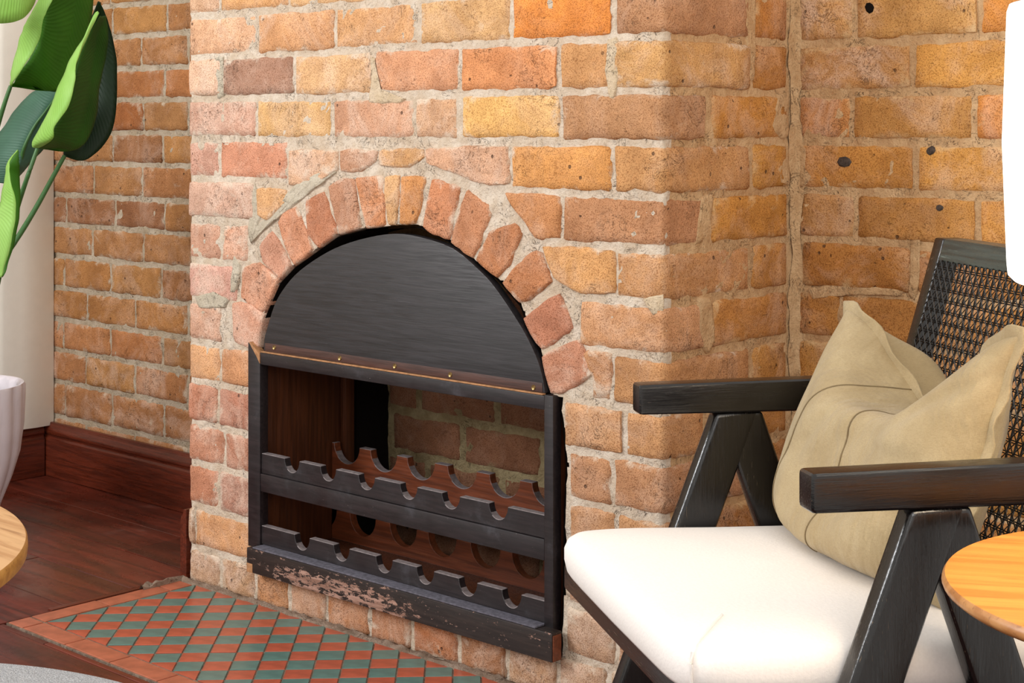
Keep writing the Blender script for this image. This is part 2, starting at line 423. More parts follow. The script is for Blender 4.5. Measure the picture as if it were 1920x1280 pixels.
# short soldier bricks under the rack
for a, b, col, sm in ((479, 543, 'c08048', .4), (543, 612, 'c49474', .58), (612, 693, 'ba7a4e', .52), (693, 772, 'ad7454', .52), (772, 860, 'b2683c', .46), (860, 950, 'a8714e', .5), (950, 1046, 'bd9474', .6), (1046, 1140, 'c09e84', .66), (1140, 1320, 'bc9878', .6)):
    s1 = fx(b)-.006 if b < 1246 else ry(b)-.006
    brick_quad(fx(a)+.006, s1, .002, .074 if b < 1100 else .074, map_breast, col, sm, breast, M['brick_front'], proud=.003, fold=(XL, 0))
# clipped bricks round the arch
def poly(pts, col, sm, proud=.002, depth=.03, shrink=0):
    brick_poly([onY(x, y, 0) for x, y in pts], map_breast, col, sm, breast, M['brick_front'], depth, proud)
for pts, col, sm in [
    ([(543, 283), (631, 284), (630, 318), (600, 338), (543, 346)], 'e2b898', .62),
    ([(638, 282), (706, 283), (702, 303), (676, 318), (640, 320)], 'c49478', .6),
    ([(713, 281), (790, 280), (794, 296), (765, 312), (712, 310)], 'd8a874', .55),
    ([(798, 279), (950, 275), (951, 343), (905, 344), (868, 330), (800, 305)], 'dcae90', .5),
    ([(483, 355), (533, 357), (536, 378), (500, 412), (484, 402)], 'e6b480', .45),
    ([(948, 362), (1047, 369), (1047, 445), (1002, 445), (985, 418), (960, 384)], 'ca8a58', .4),
    ([(1018, 463), (1150, 471), (1150, 549), (1085, 546), (1052, 528), (1040, 520)], 'dca468', .4),
    ([(1085, 672), (1101, 660), (1144, 666), (1144, 740), (1120, 740), (1112, 700)], 'c08a60', .55),
    # voussoirs
    ([(437, 568), (470, 572), (492, 590), (482, 655), (440, 640)], 'd8a28c', .52),
    ([(457, 502), (486, 494), (520, 525), (499, 577), (488, 582), (452, 558)], 'dca084', .42),
    ([(486, 462), (510, 434), (543, 497), (524, 521), (494, 490)], 'd29a84', .42),
    ([(522, 417), (532, 400), (555, 390), (585, 466), (551, 495), (537, 465)], 'd69474', .4),
    ([(574, 376), (606, 361), (630, 435), (596, 462), (578, 440)], 'bf7a5c', .36),
    ([(617, 350), (640, 338), (663, 338), (673, 425), (637, 437)], 'bd8a70', .44),
    ([(668, 335), (714, 333), (721, 420), (687, 426)], 'd98f60', .45),
    ([(721, 333), (748, 332), (741, 419), (728, 420)], 'dfb07c', .45),
    ([(753, 332), (797, 334), (778, 415), (751, 418)], 'd08e52', .42),
    ([(811, 338), (860, 353), (841, 447), (812, 436), (794, 424)], 'cd8660', .36),
    ([(874, 360), (912, 386), (917, 402), (886, 482), (846, 453)], 'c98a66', .33),
    ([(919, 438), (962, 420), (975, 440), (953, 493), (931, 518), (893, 487)], 'bb7850', .36),
    ([(962, 506), (1000, 471), (1013, 478), (1031, 528), (992, 558), (974, 566), (943, 530)], 'b8764e', .36),
    ([(982, 596), (1046, 553), (1068, 600), (1070, 616), (1015, 655), (996, 625)], 'bb7860', .34),
    ([(1017, 668), (1084, 639), (1108, 702), (1050, 736), (1034, 736), (1024, 700)], 'c0846c', .5)]:
    poly(pts, col, sm)
# return face, second brick of each course
for k in range(0, 13):
    a = (1323, 1412)[k % 2] if k != 2 else 1412
    if k in (1, 2, 4, 6, 8, 10, 12): a = 1411
    else: a = 1334
    cols = ['c88a48', 'b4703c', 'b87a44', 'bf8040', 'c08642', 'c48642', 'b87c44', 'b87a46', 'b88048', 'b07644', 'a86c40', 'a86c40', 'a46a40']
    brick_quad(ry(a)+MH, ry(1476), ZL[k+1]+MZ, ZL[k]-MZ, map_breast, cols[k], .42, breast, M['brick_warm'], proud=random.uniform(-.001, .002))
# courses above the picture
for r in range(4):
    z0 = 1.33+r*.0885; s = XL-.1-(.115 if r % 2 else 0)
    while s < RCS-.03:
        e = min(s+.232, RCS-.005)
        brick_quad(s+MH, e-MH, z0+MZ, z0+.0885-MZ, map_breast, random.choice(['dca878', 'd8a070', 'c49070', 'e0b080']), .45, breast, M['brick_front'], fold=(XL, 0)); s += .24

# mortar drips and smears lying over the bricks
def smear(pts, mp, Y, mat, parent, name='mortar_smear', proud=.0012):
    f = (lambda x, y: onY(x, y, 0)) if Y == 0 else (lambda x, y: (onX(x, 0.0), CAMZ-(y-232)*((0-CAMX)/ray(x)[0])/FPX)) if Y == 'x' else (lambda x, y: onY(x, y, RCS))
    o = brick_poly([f(x, y) for x, y in pts], mp, 'ffffff', .5, parent, mat, .006, proud); o.name = name; return o
M['mortar_beige'] = mat_mortar('mortar_beige', lin('e2ceb2'), lin('d4bd9c'))
M['mortar_grey'] = mat_mortar('mortar_grey', lin('d8cdb9'), lin('c4b8a2'))
for pts in ([(1138, 76), (1154, 72), (1161, 105), (1158, 150), (1150, 188), (1143, 186), (1136, 130)], [(694, 108), (704, 112), (706, 176), (758, 184), (752, 192), (692, 192), (698, 150)],
            [(1205, 560), (1244, 552), (1244, 582), (1225, 590)]):
    smear(pts, map_breast, 0, M['mortar_beige'], breast)
for pts in ([(366, 556), (400, 548), (428, 562), (420, 575), (375, 576)], [(477, 345), (488, 400), (476, 440), (466, 440), (470, 380)], [(556, 345), (620, 315), (628, 325), (560, 375), (500, 425), (470, 455), (466, 440)],
            [(404, 108), (418, 108), (420, 180), (408, 184)], [(438, 478), (450, 500), (440, 548), (432, 548)]):
    smear(pts, map_breast, 0, M['mortar_grey'], breast)
for pts in ([(1397, -40), (1418, -40), (1414, 150), (1404, 150), (1400, 60)], [(1318, 370), (1340, 366), (1326, 430), (1318, 452), (1306, 455), (1312, 410)], [(1310, 560), (1334, 560), (1340, 640), (1328, 662), (1316, 640)], [(1462, 180), (1478, 176), (1478, 255), (1468, 258), (1444, 238)], [(1456, 272), (1478, 270), (1480, 345), (1462, 345)]):
    smear(pts, map_breast, 'x', M['mortar_warm'], breast)
M['spot'] = mat_plain('iron_spot', '51463f', .9, .2, .8, 200, .4)

# firebox inside the breast
def plane_obj(verts, faces): return verts, faces
fb_v, fb_f = [], []
for i, (s, z) in enumerate(OP):    # soffit and jambs behind the brick edge; soot black also paints in the arch's shade
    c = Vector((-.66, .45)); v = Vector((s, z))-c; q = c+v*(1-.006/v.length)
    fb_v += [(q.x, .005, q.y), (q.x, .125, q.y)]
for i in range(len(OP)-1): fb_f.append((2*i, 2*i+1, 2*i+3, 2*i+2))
def quad(a, b, c, d):
    k = len(fb_v); fb_v.extend([a, b, c, d]); fb_f.append((k, k+1, k+2, k+3))
XA, XB, YA, YB, ZT = -1.065, -.19, .268, .37, .86
quad((XA, YA, 0), (XA, YB, 0), (XA, YB, ZT), (XA, YA, ZT))          # inner left cheek
quad((-1.16, YA, 0), (XA, YA, 0), (XA, YA, ZT), (-1.16, YA, ZT))
quad((-1.16, .11, 0), (-1.16, YA, 0), (-1.16, YA, ZT), (-1.16, .11, ZT))
quad((XB, .05, 0), (XB, YB, 0), (XB, YB, ZT), (XB, .05, ZT))
quad((-1.16, .0, .062), (XB, .0, .062), (XB, YB, .062), (-1.16, YB, .062))
quad((-1.16, .11, ZT), (XB, .11, ZT), (XB, YB, ZT), (-1.16, YB, ZT))
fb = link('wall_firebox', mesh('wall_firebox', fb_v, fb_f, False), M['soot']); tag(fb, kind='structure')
# back of the firebox
bx = lambda px: onY(px, 800, .36)[0]; bz = lambda px, py: onY(px, py, .36)[1]
fbm = mortar('wall_firebox_back', XA-.01, XB, .06, ZT, .009, map_back, M['sootwall']); 
rows = [.66, bz(740, 768), bz(740, 848), bz(740, 848)-.112, bz(740, 848)-.224, .06]
rows = sorted(set(rows+[.47+.0]), reverse=True); rows = [.66, bz(740, 768)+.0, bz(740, 848), bz(740, 848)-.108, bz(740, 848)-.216]
jn = [[724, 784, 931, 1060, 1180], [732, 866, 1016, 1150], [724, 800, 940, 1060, 1180], [732, 866, 1016, 1150]]
for r in range(4):
    js = jn[r]
    for a, b in zip(js[:-1], js[1:]):
        brick_quad(bx(a)+.008, min(bx(b)-.008, XB), rows[r+1]+.008, rows[r]-.008, map_back, random.choice(['84503a', '784834', '885640']), .3, fbm, mat=M.setdefault('brick_soot', mat_brick('brick_soot', lin('a08c68'))))

# ------------------------------------------------------------------ RIGHT RECESS WALL
wr = mortar('wall_right', -.02, 1.5, -.005, 1.75, .009, map_rec, M['mortar_warm'])
gx = lambda px: onY(px, 300, RCS)[0]
RW = {1: [(1494, 1601, 'c89a6c', .62), (1601, 1836, 'cc9c64', .45), (1836, 2060, 'd8883c', .35)],
      2: [(1494, 1711, 'bb8a60', .58), (1711, 1925, 'd89c54', .4), (1925, 2140, 'd09850', .4)],
      3: [(1494, 1596, 'c88658', .5), (1596, 1826, 'bb8650', .45), (1826, 2060, 'd8843f', .42)],
      4: [(1494, 1716, 'bf8244', .42), (1716, 1930, 'd2964e', .45), (1930, 2140, 'd09850', .4)],
      5: [(1494, 1604, 'b4845a', .45), (1604, 1834, 'b67e46', .32), (1834, 2060, 'd49450', .4)],
      6: [(1500, 1709, 'a86a38', .42), (1715, 1930, 'b87844', .4), (1930, 2140, 'c08048', .4)],
      7: [(1494, 1574, 'b07440', .4), (1574, 1800, 'b67a46', .45), (1800, 2060, 'b87c48', .4)]}
for k in range(0, 15):
    its = RW.get(k)
    if not its:
        st = 1494; its = []
        j = [1494, 1600, 1830, 2060] if k % 2 else [1494, 1712, 1930, 2140]
        for a, b in zip(j[:-1], j[1:]): its.append((a, b, random.choice(['b67a44', 'c0824a', 'b0703e', 'c8904e']), .43))
    for a, b, col, sm in its:
        brick_quad(gx(a)+MH, gx(b)-MH, ZL[k+1]+MZ, ZL[k]-MZ, map_rec, col, sm, wr, M['brick_warm'], proud=random.uniform(-.001, .002))
for r in range(-0, 4):
    z0 = 1.33+r*.0885; s = .01-(.115 if r % 2 else 0)
    while s < 1.4:
        brick_quad(max(s, .0)+MH, s+.24-MH, z0+MZ, z0+.0885-MZ, map_rec, random.choice(['c08048', 'c88c50', 'b87844']), .42, wr, M['brick_warm']); s += .24
for pts in ([(1707, 452), (1724, 450), (1722, 520), (1714, 562), (1702, 552), (1708, 500)], [(1502, 352), (1522, 330), (1508, 318), (1510, 280), (1500, 270)], [(1516, 540), (1600, 530), (1690, 545), (1690, 553), (1600, 552), (1524, 560)]):
    smear(pts, map_rec, 'r', M['mortar_warm'], wr)
for cx_, cy_, r_ in ((1584, 304, 11), (1745, 283, 6), (1762, 390, 5)):
    smear([(cx_+r_*math.cos(a)*1.05, cy_+r_*.85*math.sin(a)) for a in (0, .8, 1.6, 2.4, 3.2, 4, 4.8, 5.6)], map_rec, 'r', M['spot'], wr, 'iron_spot', .0026)
smear([(1631+7*math.cos(a), 14+9*math.sin(a)) for a in (0, .8, 1.6, 2.4, 3.2, 4, 4.8, 5.6)], map_rec, 'r', M['soot'], wr, 'plug_hole', .0028)
# smeared mortar fillet in the inside corner
vs, fs = [], []
nz = 180
for j in range(nz+1):
    z = 1.75*j/nz; wv = .015+.016*N(3, z*11, 1)+.006*N(1, z*40, 3)
    wv2 = .014+.016*N(8, z*13, 2)+.007*N(4, z*45, 3)
    vs += [(-.001, RCS-wv, z), (.0015+.001*N(2, z*30, 4), RCS-wv*.6, z), (.003, RCS-.003, z), (wv2*.6, RCS-.0015, z), (wv2, RCS+.001, z)]
for j in range(nz):
    for i in range(4): fs.append((j*5+i, j*5+i+1, (j+1)*5+i+1, (j+1)*5+i))
tag(link('trim_1', mesh('trim_1', vs, fs), M['mortar_warm']), kind='structure')

# ------------------------------------------------------------------ LEFT RECESS WALL
wl = mortar('wall_left', -2.56, XL+.06, -.005, 1.9, .010, map_rec, M['mortar_left'])
LJ = {0: [60, 160, 205, 312, 430], 1: [60, 110, 210, 312, 430], 2: [60, 175, 264, 352, 440], 3: [60, 110, 211, 308, 430], 4: [60, 168, 268, 352, 440], 5: [60, 119, 211, 304, 430], 6: [60, 175, 266, 362, 440],
      7: [60, 124, 215, 308, 430], 8: [60, 173, 268, 360, 440], 9: [60, 120, 207, 302, 430], 10: [60, 162, 253, 352, 440], 11: [60, 118, 206, 304, 430], 12: [60, 160, 252, 352, 440], 13: [60, 122, 209, 306, 430], 14: [60, 160, 252, 352, 440]}
LZ = [1.418, 1.33, 1.244, 1.156, 1.07, .982, .895, .803, .718, .628, .536, .447, .359, .268, .168, .08]
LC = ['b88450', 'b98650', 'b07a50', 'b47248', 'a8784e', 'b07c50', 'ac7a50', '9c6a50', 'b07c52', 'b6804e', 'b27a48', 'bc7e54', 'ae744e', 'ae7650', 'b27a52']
lx = lambda px: onY(px, 300, RCS)[0]
special = {(4, 1): 'a05a34', (7, 2): '8a5844', (7, 3): 'a87448', (8, 3): 'b4552c', (5, 2): '8f5e44', (9, 2): 'b88450', (9, 3): '96603c', (7, 1): '8f5c44', (6, 2): 'b07c44'}
for k in range(15):
    js = LJ[k]
    for q, (a, b) in enumerate(zip(js[:-1], js[1:])):
        col = special.get((k, q), LC[k]) if random.random() < .75 else random.choice(LC)
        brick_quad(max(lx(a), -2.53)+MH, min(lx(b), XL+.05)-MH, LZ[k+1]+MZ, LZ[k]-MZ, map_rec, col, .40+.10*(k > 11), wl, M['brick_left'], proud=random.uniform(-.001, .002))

# ------------------------------------------------------------------ cream side wall, architrave, skirtings
ws = box('wall_side', (-2.68, -2.6, 0), (-2.53, RCS+.1, 2.3), M['cream'], None, 0); tag(ws, kind='structure')
# architrave in the corner, moulded profile, standing on the skirting
prof = [(-2.53, .385), (-2.53, .20), (-2.518, .20), (-2.512, .215), (-2.512, .26), (-2.503, .275), (-2.503, .35), (-2.510, .385)]
tag(prism('trim_2', [(-2.53, .388), (-2.53, .225), (-2.521, .22), (-2.512, .235), (-2.510, .262), (-2.503, .280), (-2.500, .330), (-2.506, .388)],
          lambda u, v, k: (u, v, .142 if k == 0 else 2.3), M['trimwhite'], None, .0015), kind='structure')
def skirting(name, p0, p1, nrm, mat, h=.152, th=.022):
    p0 = Vector(p0); p1 = Vector(p1); nrm = Vector(nrm)
    pr = [(0, 0), (th, 0), (th, h-.045), (th-.004, h-.040), (th-.004, h-.034), (th+.0005, h-.030), (th-.003, h-.018), (th-.010, h-.010), (th-.012, h), (0, h)]
    return tag(prism(name, pr, lambda u, v, k: tuple((p0 if k == 0 else p1)+nrm*u+Vector((0, 0, v))), mat, None, .0008, 1), kind='structure')
skirting('baseboard_left', (-2.53, RCS-.004, 0), (XL-.002, RCS-.004, 0), (0, -1, 0), M['skirting'])
skirting('baseboard_side', (-2.53, -2.6, 0), (-2.53, RCS-.03, 0), (1, 0, 0), M['skirting_y'])
skirting('baseboard_breast', (XL-.012, .004, 0), (XL-.012, RCS-.03, 0), (-1, 0, 0), M['skirting_y'])

# ------------------------------------------------------------------ FLOOR
fl = link('floor', mesh('floor', [(-2.7, -3.4, -.012), (2.2, -3.4, -.012), (2.2, .5, -.012), (-2.7, .5, -.012)], [(0, 1, 2, 3)], False), M['joint']); tag(fl, kind='structure')
HX0, HX1, HY0 = XL-.012, .03, -.436
y = .381; row = 0
while y > -1.95:
    y0 = y-.1665/2 if False else y-.0835*2
    x = -2.6-random.uniform(0, 1.2); gap = .0009
    while x < 2.0:
        L = random.uniform(.9, 1.9); a, b = max(x, -2.6), min(x+L, 2.0)
        segs = []
        if b-a > .02:
            # board cut round the hearth
            if y0 >= -.0001 or y <= HY0+.0001 or b < HX0 or a > HX1: segs = [(a, b, y0, y)]
            else:
                if a < HX0: segs.append((a, min(b, HX0-.004), y0, y))
                if b > HX1: segs.append((max(a, HX1), b, y0, y))
                if y0 < HY0 < y and b > HX0 and a < HX1: segs.append((max(a, HX0), min(b, HX1), y0, HY0-.003))
        for (a2, b2, c0, c1) in segs:
            if b2-a2 < .02 or c1-c0 < .006: continue
            if c0 >= -.0001 and b2 > XL: # behind breast: cut
                b2 = min(b2, XL-.0)
                if b2-a2 < .02: continue
            if -.0835*2 < c0 < 0 < c1 and b2 > XL: c1b = 0
            o = box('plank', (a2+gap, c0+gap, -.012), (b2-gap, c1-gap, random.uniform(-.0006, .0004)), M['floor'], fl, .0012, 1)
            k = random.uniform(.75, 1.3); o.color = (k*random.uniform(.9, 1.12), k, k*random.uniform(.9, 1.1), 1)
        x += L
    y = y0; row += 1
# right-hand recess floor boards sit behind the chair
# ------------------------------------------------------------------ HEARTH
he = link('hearth', mesh('hearth', [(XL-.008, HY0, -.011), (HX1, HY0, -.011), (HX1, .02, -.011), (XL-.008, .02, -.011), (XL-.008, HY0, .0012), (HX1, HY0, .0012), (HX1, .02, .0012), (XL-.008, .02, .0012)],
     [(3, 2, 1, 0), (4, 5, 6, 7), (0, 1, 5, 4), (1, 2, 6, 5), (2, 3, 7, 6), (3, 0, 4, 7)], False), M['grout'])
tag(he, 'red and green diagonal checkered tile hearth with plain red border before the fireplace', 'hearth')
DX, DY, OX, OY = .072, .0735, -1.271, -.382
def clip(P, f):
    out = []
    for i in range(len(P)):
        a, b = P[i], P[(i+1) % len(P)]; fa, fb_ = f(a), f(b)
        if fa >= 0: out.append(a)
        if fa*fb_ < 0: t = fa/(fa-fb_); out.append((a[0]+(b[0]-a[0])*t, a[1]+(b[1]-a[1])*t))
    return out
def tile(P, mat, name='tile'):
    c = (sum(p[0] for p in P)/len(P), sum(p[1] for p in P)/len(P)); g = .0014
    ar = abs(sum(P[i][0]*P[(i+1) % len(P)][1]-P[(i+1) % len(P)][0]*P[i][1] for i in range(len(P))))/2
    if ar < 2e-4: return
    Q = []
    for i in range(len(P)):       # inset by g
        a, b, d = Vector(P[i-1]), Vector(P[i]), Vector(P[(i+1) % len(P)])
        e1 = (b-a).normalized(); e2 = (d-b).normalized(); n1 = Vector((-e1.y, e1.x)); n2 = Vector((-e2.y, e2.x))
        if (Vector(c)-b).dot(n1) < 0: n1 = -n1
        if (Vector(c)-b).dot(n2) < 0: n2 = -n2
        bis = (n1+n2); bis = bis/max(.25, bis.length_squared)*2*g; Q.append(b+bis)
    h = .0032+random.uniform(-.0005, .0005); tx, ty = random.uniform(-.006, .006), random.uniform(-.006, .006)
    n = len(Q); vs = [(q.x, q.y, -.004) for q in Q]+[(q.x, q.y, h-.0008) for q in Q]
    vs += [(c[0]+(q.x-c[0])*.97, c[1]+(q.y-c[1])*.97, h+(q.x-c[0])*tx+(q.y-c[1])*ty) for q in Q]
    fs = []
    for r in range(2):
        for i in range(n): fs.append((r*n+i, r*n+(i+1) % n, (r+1)*n+(i+1) % n, (r+1)*n+i))
    fs.append(tuple(2*n+i for i in range(n)))
    o = centred(name, vs, fs, mat, he, False)
    bm = bmesh.new(); bm.from_mesh(o.data); bmesh.ops.recalc_face_normals(bm, faces=bm.faces); bm.to_mesh(o.data); bm.free()
    return o
YW = -.022
for i in range(0, 19):
    for j in range(0, 6):
        for kind in (0, 1):
            cx, cy = (OX+(i+.5)*DX, OY+j*DY) if kind == 0 else (OX+i*DX, OY+(j+.5)*DY)
            P = [(cx-DX/2, cy), (cx, cy-DY/2), (cx+DX/2, cy), (cx, cy+DY/2)]
            for f in (lambda p: p[0]-OX, lambda p: p[1]-OY, lambda p: YW+.008-p[1], lambda p: .02-p[0]):
                P = clip(P, f)
                if len(P) < 3: break
            if len(P) >= 3: tile(P, M['tile_red'] if kind == 0 else M['tile_green'])
x = OX-.0
tile([(XL-.006, HY0+.002), (OX-.002, HY0+.002), (OX-.002, OY-.003), (XL-.006, OY-.003)], M['tile_border'], 'border_tile')
while x < 0:
    tile([(x, HY0+.002), (min(x+.152, .02), HY0+.002), (min(x+.152, .02), OY-.003), (x, OY-.003)], M['tile_border'], 'border_tile'); x += .152
y = OY-.0
while y < -.02:
    tile([(XL-.006, y), (OX-.003, y), (OX-.003, min(y+.152, YW)), (XL-.006, min(y+.152, YW))], M['tile_border'], 'border_tile'); y += .152
# rough mortar fillet against the wall, broken mortar along the left edge
def ridge(name, pts, w, h, mat, parent, seed=0, amp=.5):
    vs, fs = [], []; n = len(pts)
    for j, (x, y_) in enumerate(pts):
        d = Vector((pts[min(j+1, n-1)][0]-pts[max(j-1, 0)][0], pts[min(j+1, n-1)][1]-pts[max(j-1, 0)][1])).normalized(); q = Vector((-d.y, d.x))
        for i, a in enumerate((-1, -.6, 0, .6, 1)):
            hh = (0, .7, 1, .8, 0)[i]*h*(1+amp*N(x*45, y_*45, seed+i)*2); ww = w*(1+amp*.8*N(x*30, i, seed+4))
            vs.append((x+q.x*a*ww, y_+q.y*a*ww, .001+hh))
    for j in range(n-1):
        for i in range(4): fs.append((j*5+i, j*5+i+1, (j+1)*5+i+1, (j+1)*5+i))
    return centred(name, vs, fs, mat, parent)
ridge('mortar_fillet', [(XL-.005+i*.008, -.010) for i in range(165)], .012, .007, M['grout'], he, 3)
ridge('mortar_edge', [(XL-.004, -.004-i*.005) for i in range(24)], .010, .010, M['grout'], he, 9, .8)
# timber fillet strip along the hearth's left side
bmv = box('trim_3', (XL-.030, -.33, -.002), (XL-.012, -.075, .0035), M['skirting_y'], None, .002); tag(bmv, kind='structure')

# ------------------------------------------------------------------ WINE RACK
m = NT('rack_black', .42, .5); P = m.pos('world', (3, 40, 40)); n1 = m.noise(P, 4, 4, .6, .4); n2 = m.noise(m.pos('world'), 9, 5, .7); n3 = m.noise(m.pos('world', (30, 30, 90)), 5, 4, .7)
c = m.mix(m.step(n1, .35, .7), lin('191416'), lin('292123')); c = m.mix(m.step(n2, .56, .75, 0, .35), c, lin('5b5a62'))
c = m.mix(m.step(n3, .70, .73, 0, .7), c, lin('a89a94'))
M['rack'] = m.out(c, m.bump(n1, .2, .0008), m.step(n2, .3, .7, .36, .6))
m = NT('rack_chipped', .45, .5); P = m.pos('world', (22, 60, 60)); n1 = m.noise(P, 2.2, 6, .72, .3); n2 = m.noise(m.pos('world', (3, 40, 40)), 4, 4, .6)
g = m.n('ShaderNodeSeparateXYZ'); m.l(m.n('ShaderNodeNewGeometry').outputs['Position'], g.inputs[0])
hump = m.math('MULTIPLY', m.step(g.outputs['X'], -1.08, -.85), m.step(g.outputs['X'], -.50, -.66))
low = m.step(g.outputs['Z'], .135, .09)
thr = m.math('ADD', n1, m.math('MULTIPLY', m.math('MULTIPLY', hump, low), .17))
chip = m.step(thr, .625, .65)
c = m.mix(m.step(n2, .35, .7), lin('1e1715'), lin('302622')); c = m.mix(chip, c, m.mix(m.step(n2, .4, .6), lin('b08c7c'), lin('8d6a5a')))
M['rack_chip'] = m.out(c, m.bump(m.math('SUBTRACT', m.math('MULTIPLY', n2, .4), chip), .5, .0015))
M['rack_red'] = mat_blackwood('rack_inner', 0, '5a2c18', '9a6236', .6, .35, .8)
M['rack_side'] = mat_blackwood('rack_side', 2, '40200f', '6a3c22', .5, .4, .8)
M['rack_ply'] = mat_blackwood('rack_ply', 0, '1e1c1e', '4a4648', .4, .42, .9)
M['raw'] = mat_plain('raw_wood', 'b08058', .7, .3, .4, 90, .3)
M['dust'] = mat_plain('dusty_ledge', '62606a', .6, .3, .5, 120, .35)
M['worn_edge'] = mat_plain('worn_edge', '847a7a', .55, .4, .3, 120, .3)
M['brass'] = mat_plain('screw_metal', '9a8050', .35, .6); M['brass'].node_tree.nodes['Principled BSDF'].inputs['Metallic'].default_value = .8
YF = -.010
RX0, RX1 = onY(465, 800, YF)[0], onY(1037, 900, YF)[0]
rk = empty('wine_rack', ((RX0+RX1)/2, .1, .07), 0, 'black painted timber wine rack with arched top panel set into the brick fireplace', 'wine rack')
RKL = Vector(rk.location); RP = RX1-onY(1020, 900, YF)[0]
def rel(o, root): o.parent = root; o.location = Vector(o.location)-Vector(root.location); return o
def rbox(name, a, b, mat, bev=.0018): return rel(box(name, a, b, mat, None, bev), rk)
ztop = .540; zb = .080
pw = .040
# posts (left one ends in a broken diagonal)
o = prism('front_post', [(RX0, .118), (RX0+pw, .118), (RX0+pw, .518), (RX0+.030, .520), (RX0+.004, .546), (RX0, .546)], lambda u, v, k: (u, YF if k == 0 else YF+.022, v), M['rack'], None, .0015); rel(o, rk)
o = prism('chipped_splinter', [(RX0+.004, .546), (RX0+.007, .548), (RX0+.040, .524), (RX0+.040, .505), (RX0+.030, .518)], lambda u, v, k: (u, YF-.001 if k == 0 else YF+.018, v), M['raw'], None, .001); rel(o, rk)
o['label'] = 'bare broken wood at the top of the left post'
rbox('front_post', (RX1-RP, YF, .118), (RX1, YF+.022, .530), M['rack'])
rbox('side_panel', (RX0+.004, YF+.0225, .085), (RX0+.024, .250, .535), M['rack_side'])
rbox('side_panel', (RX1-.022, YF+.0225, .085), (RX1-.004, .250, .525), M['rack_side'])
rbox('top_rail', (RX0+pw-.002, YF+.001, .503), (RX1-RP-.0005, YF+.060, .528), M['rack'])
rbox('raw_edge', (RX0+pw+.002, YF+.0003, .5282), (RX1-RP-.004, YF+.010, .5312), M['raw'])['label'] = 'bare wood edge along the top rail'
rbox('bottom_board', (onY(465, 1040, -.03)[0], -.034, .073), (onY(1038, 1200, -.03)[0], -.008, .124), M['rack_chip'], .003)
rbox('bottom_corner_piece', (onY(465, 1040, -.03)[0]+.001, -.0346, .0735), (onY(465, 1040, -.03)[0]+.02, -.0335, .092), M['raw'])
rbox('dusty_ledge', (RX0+.045, -.0335, .1242), (RX1-RP, .012, .1275), M['dust'], .001)
rbox('end_grain', (onY(1038, 1200, -.03)[0]+.0002, -.033, .075), (onY(1038, 1200, -.03)[0]+.0025, -.012, .120), M['rack_red'])
rbox('bottom_shelf', (RX0+.025, .0125, .085), (RX1-.023, .25, .1), M['rack_side'])
def notched(name, x0, x1, z0, z1, y0, y1, cs, r, mat, ell=1.0, seg=14):
    pts = [(x0, z0), (x1, z0), (x1, z1)]
    for c in sorted(cs, reverse=True):
        a0 = 0
        arc = []
        for i in range(seg+1):
            a = math.pi*i/seg; arc.append((c+r*math.cos(a), z1-r*ell*math.sin(a)))
        arc = [(min(max(x, x0), x1), z) for x, z in arc]
        q = []
        for p in arc:
            if not q or abs(p[0]-q[-1][0])+abs(p[1]-q[-1][1]) > 1e-5: q.append(p)
        if q[0][0] >= x1-1e-4: pts[-1] = (x1, q[0][1]); q = q[1:]
        pts += q
    pts.append((x0, z1))
    o = rel(prism(name, pts, lambda u, v, k: (u, y0 if k == 0 else y1, v), mat, None, .001, 1), rk)
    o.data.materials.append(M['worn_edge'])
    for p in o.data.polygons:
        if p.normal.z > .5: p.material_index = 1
    return o
yn = YF+.004
xi0, xi1 = RX0+pw, RX1-RP-.0005
nx_ = lambda px: onY(px, 900, yn)[0]
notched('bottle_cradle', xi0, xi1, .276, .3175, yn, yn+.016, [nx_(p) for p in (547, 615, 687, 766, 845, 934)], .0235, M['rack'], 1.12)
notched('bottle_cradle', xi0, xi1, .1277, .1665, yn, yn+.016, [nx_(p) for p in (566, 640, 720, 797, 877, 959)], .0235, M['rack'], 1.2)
rbox('mid_rail', (RX0+pw+.0002, yn-.003, .238), (RX1-RP-.0007, yn+.020, .2755), M['rack'])
yb = .2; nb = lambda px: onY(px, 900, yb)[0]
bx0, bx1 = RX0+.025, RX1-.023
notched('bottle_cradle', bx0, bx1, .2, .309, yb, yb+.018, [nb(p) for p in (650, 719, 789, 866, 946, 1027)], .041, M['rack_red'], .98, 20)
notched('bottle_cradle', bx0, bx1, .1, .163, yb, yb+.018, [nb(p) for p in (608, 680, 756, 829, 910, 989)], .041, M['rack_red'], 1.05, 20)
rbox('back_post', (bx0-.0, .225, .1), (bx0+.018, .25, .535), M['rack_side'])
# arched panel
AP = [(494, 652), (496, 632), (500, 618), (515, 570), (536, 535), (562, 507), (602, 479), (640, 460), (690, 445), (741, 438), (790, 445), (850, 466), (900, 508), (925, 535), (950, 570), (970, 601), (986, 628), (1005, 668), (1016, 702), (1022, 736)]
yp = YF+.006
pts = [onY(x, y_, yp) for x, y_ in AP]; pts[0] = (pts[0][0], .5315); pts[-1] = (pts[-1][0], .5315)
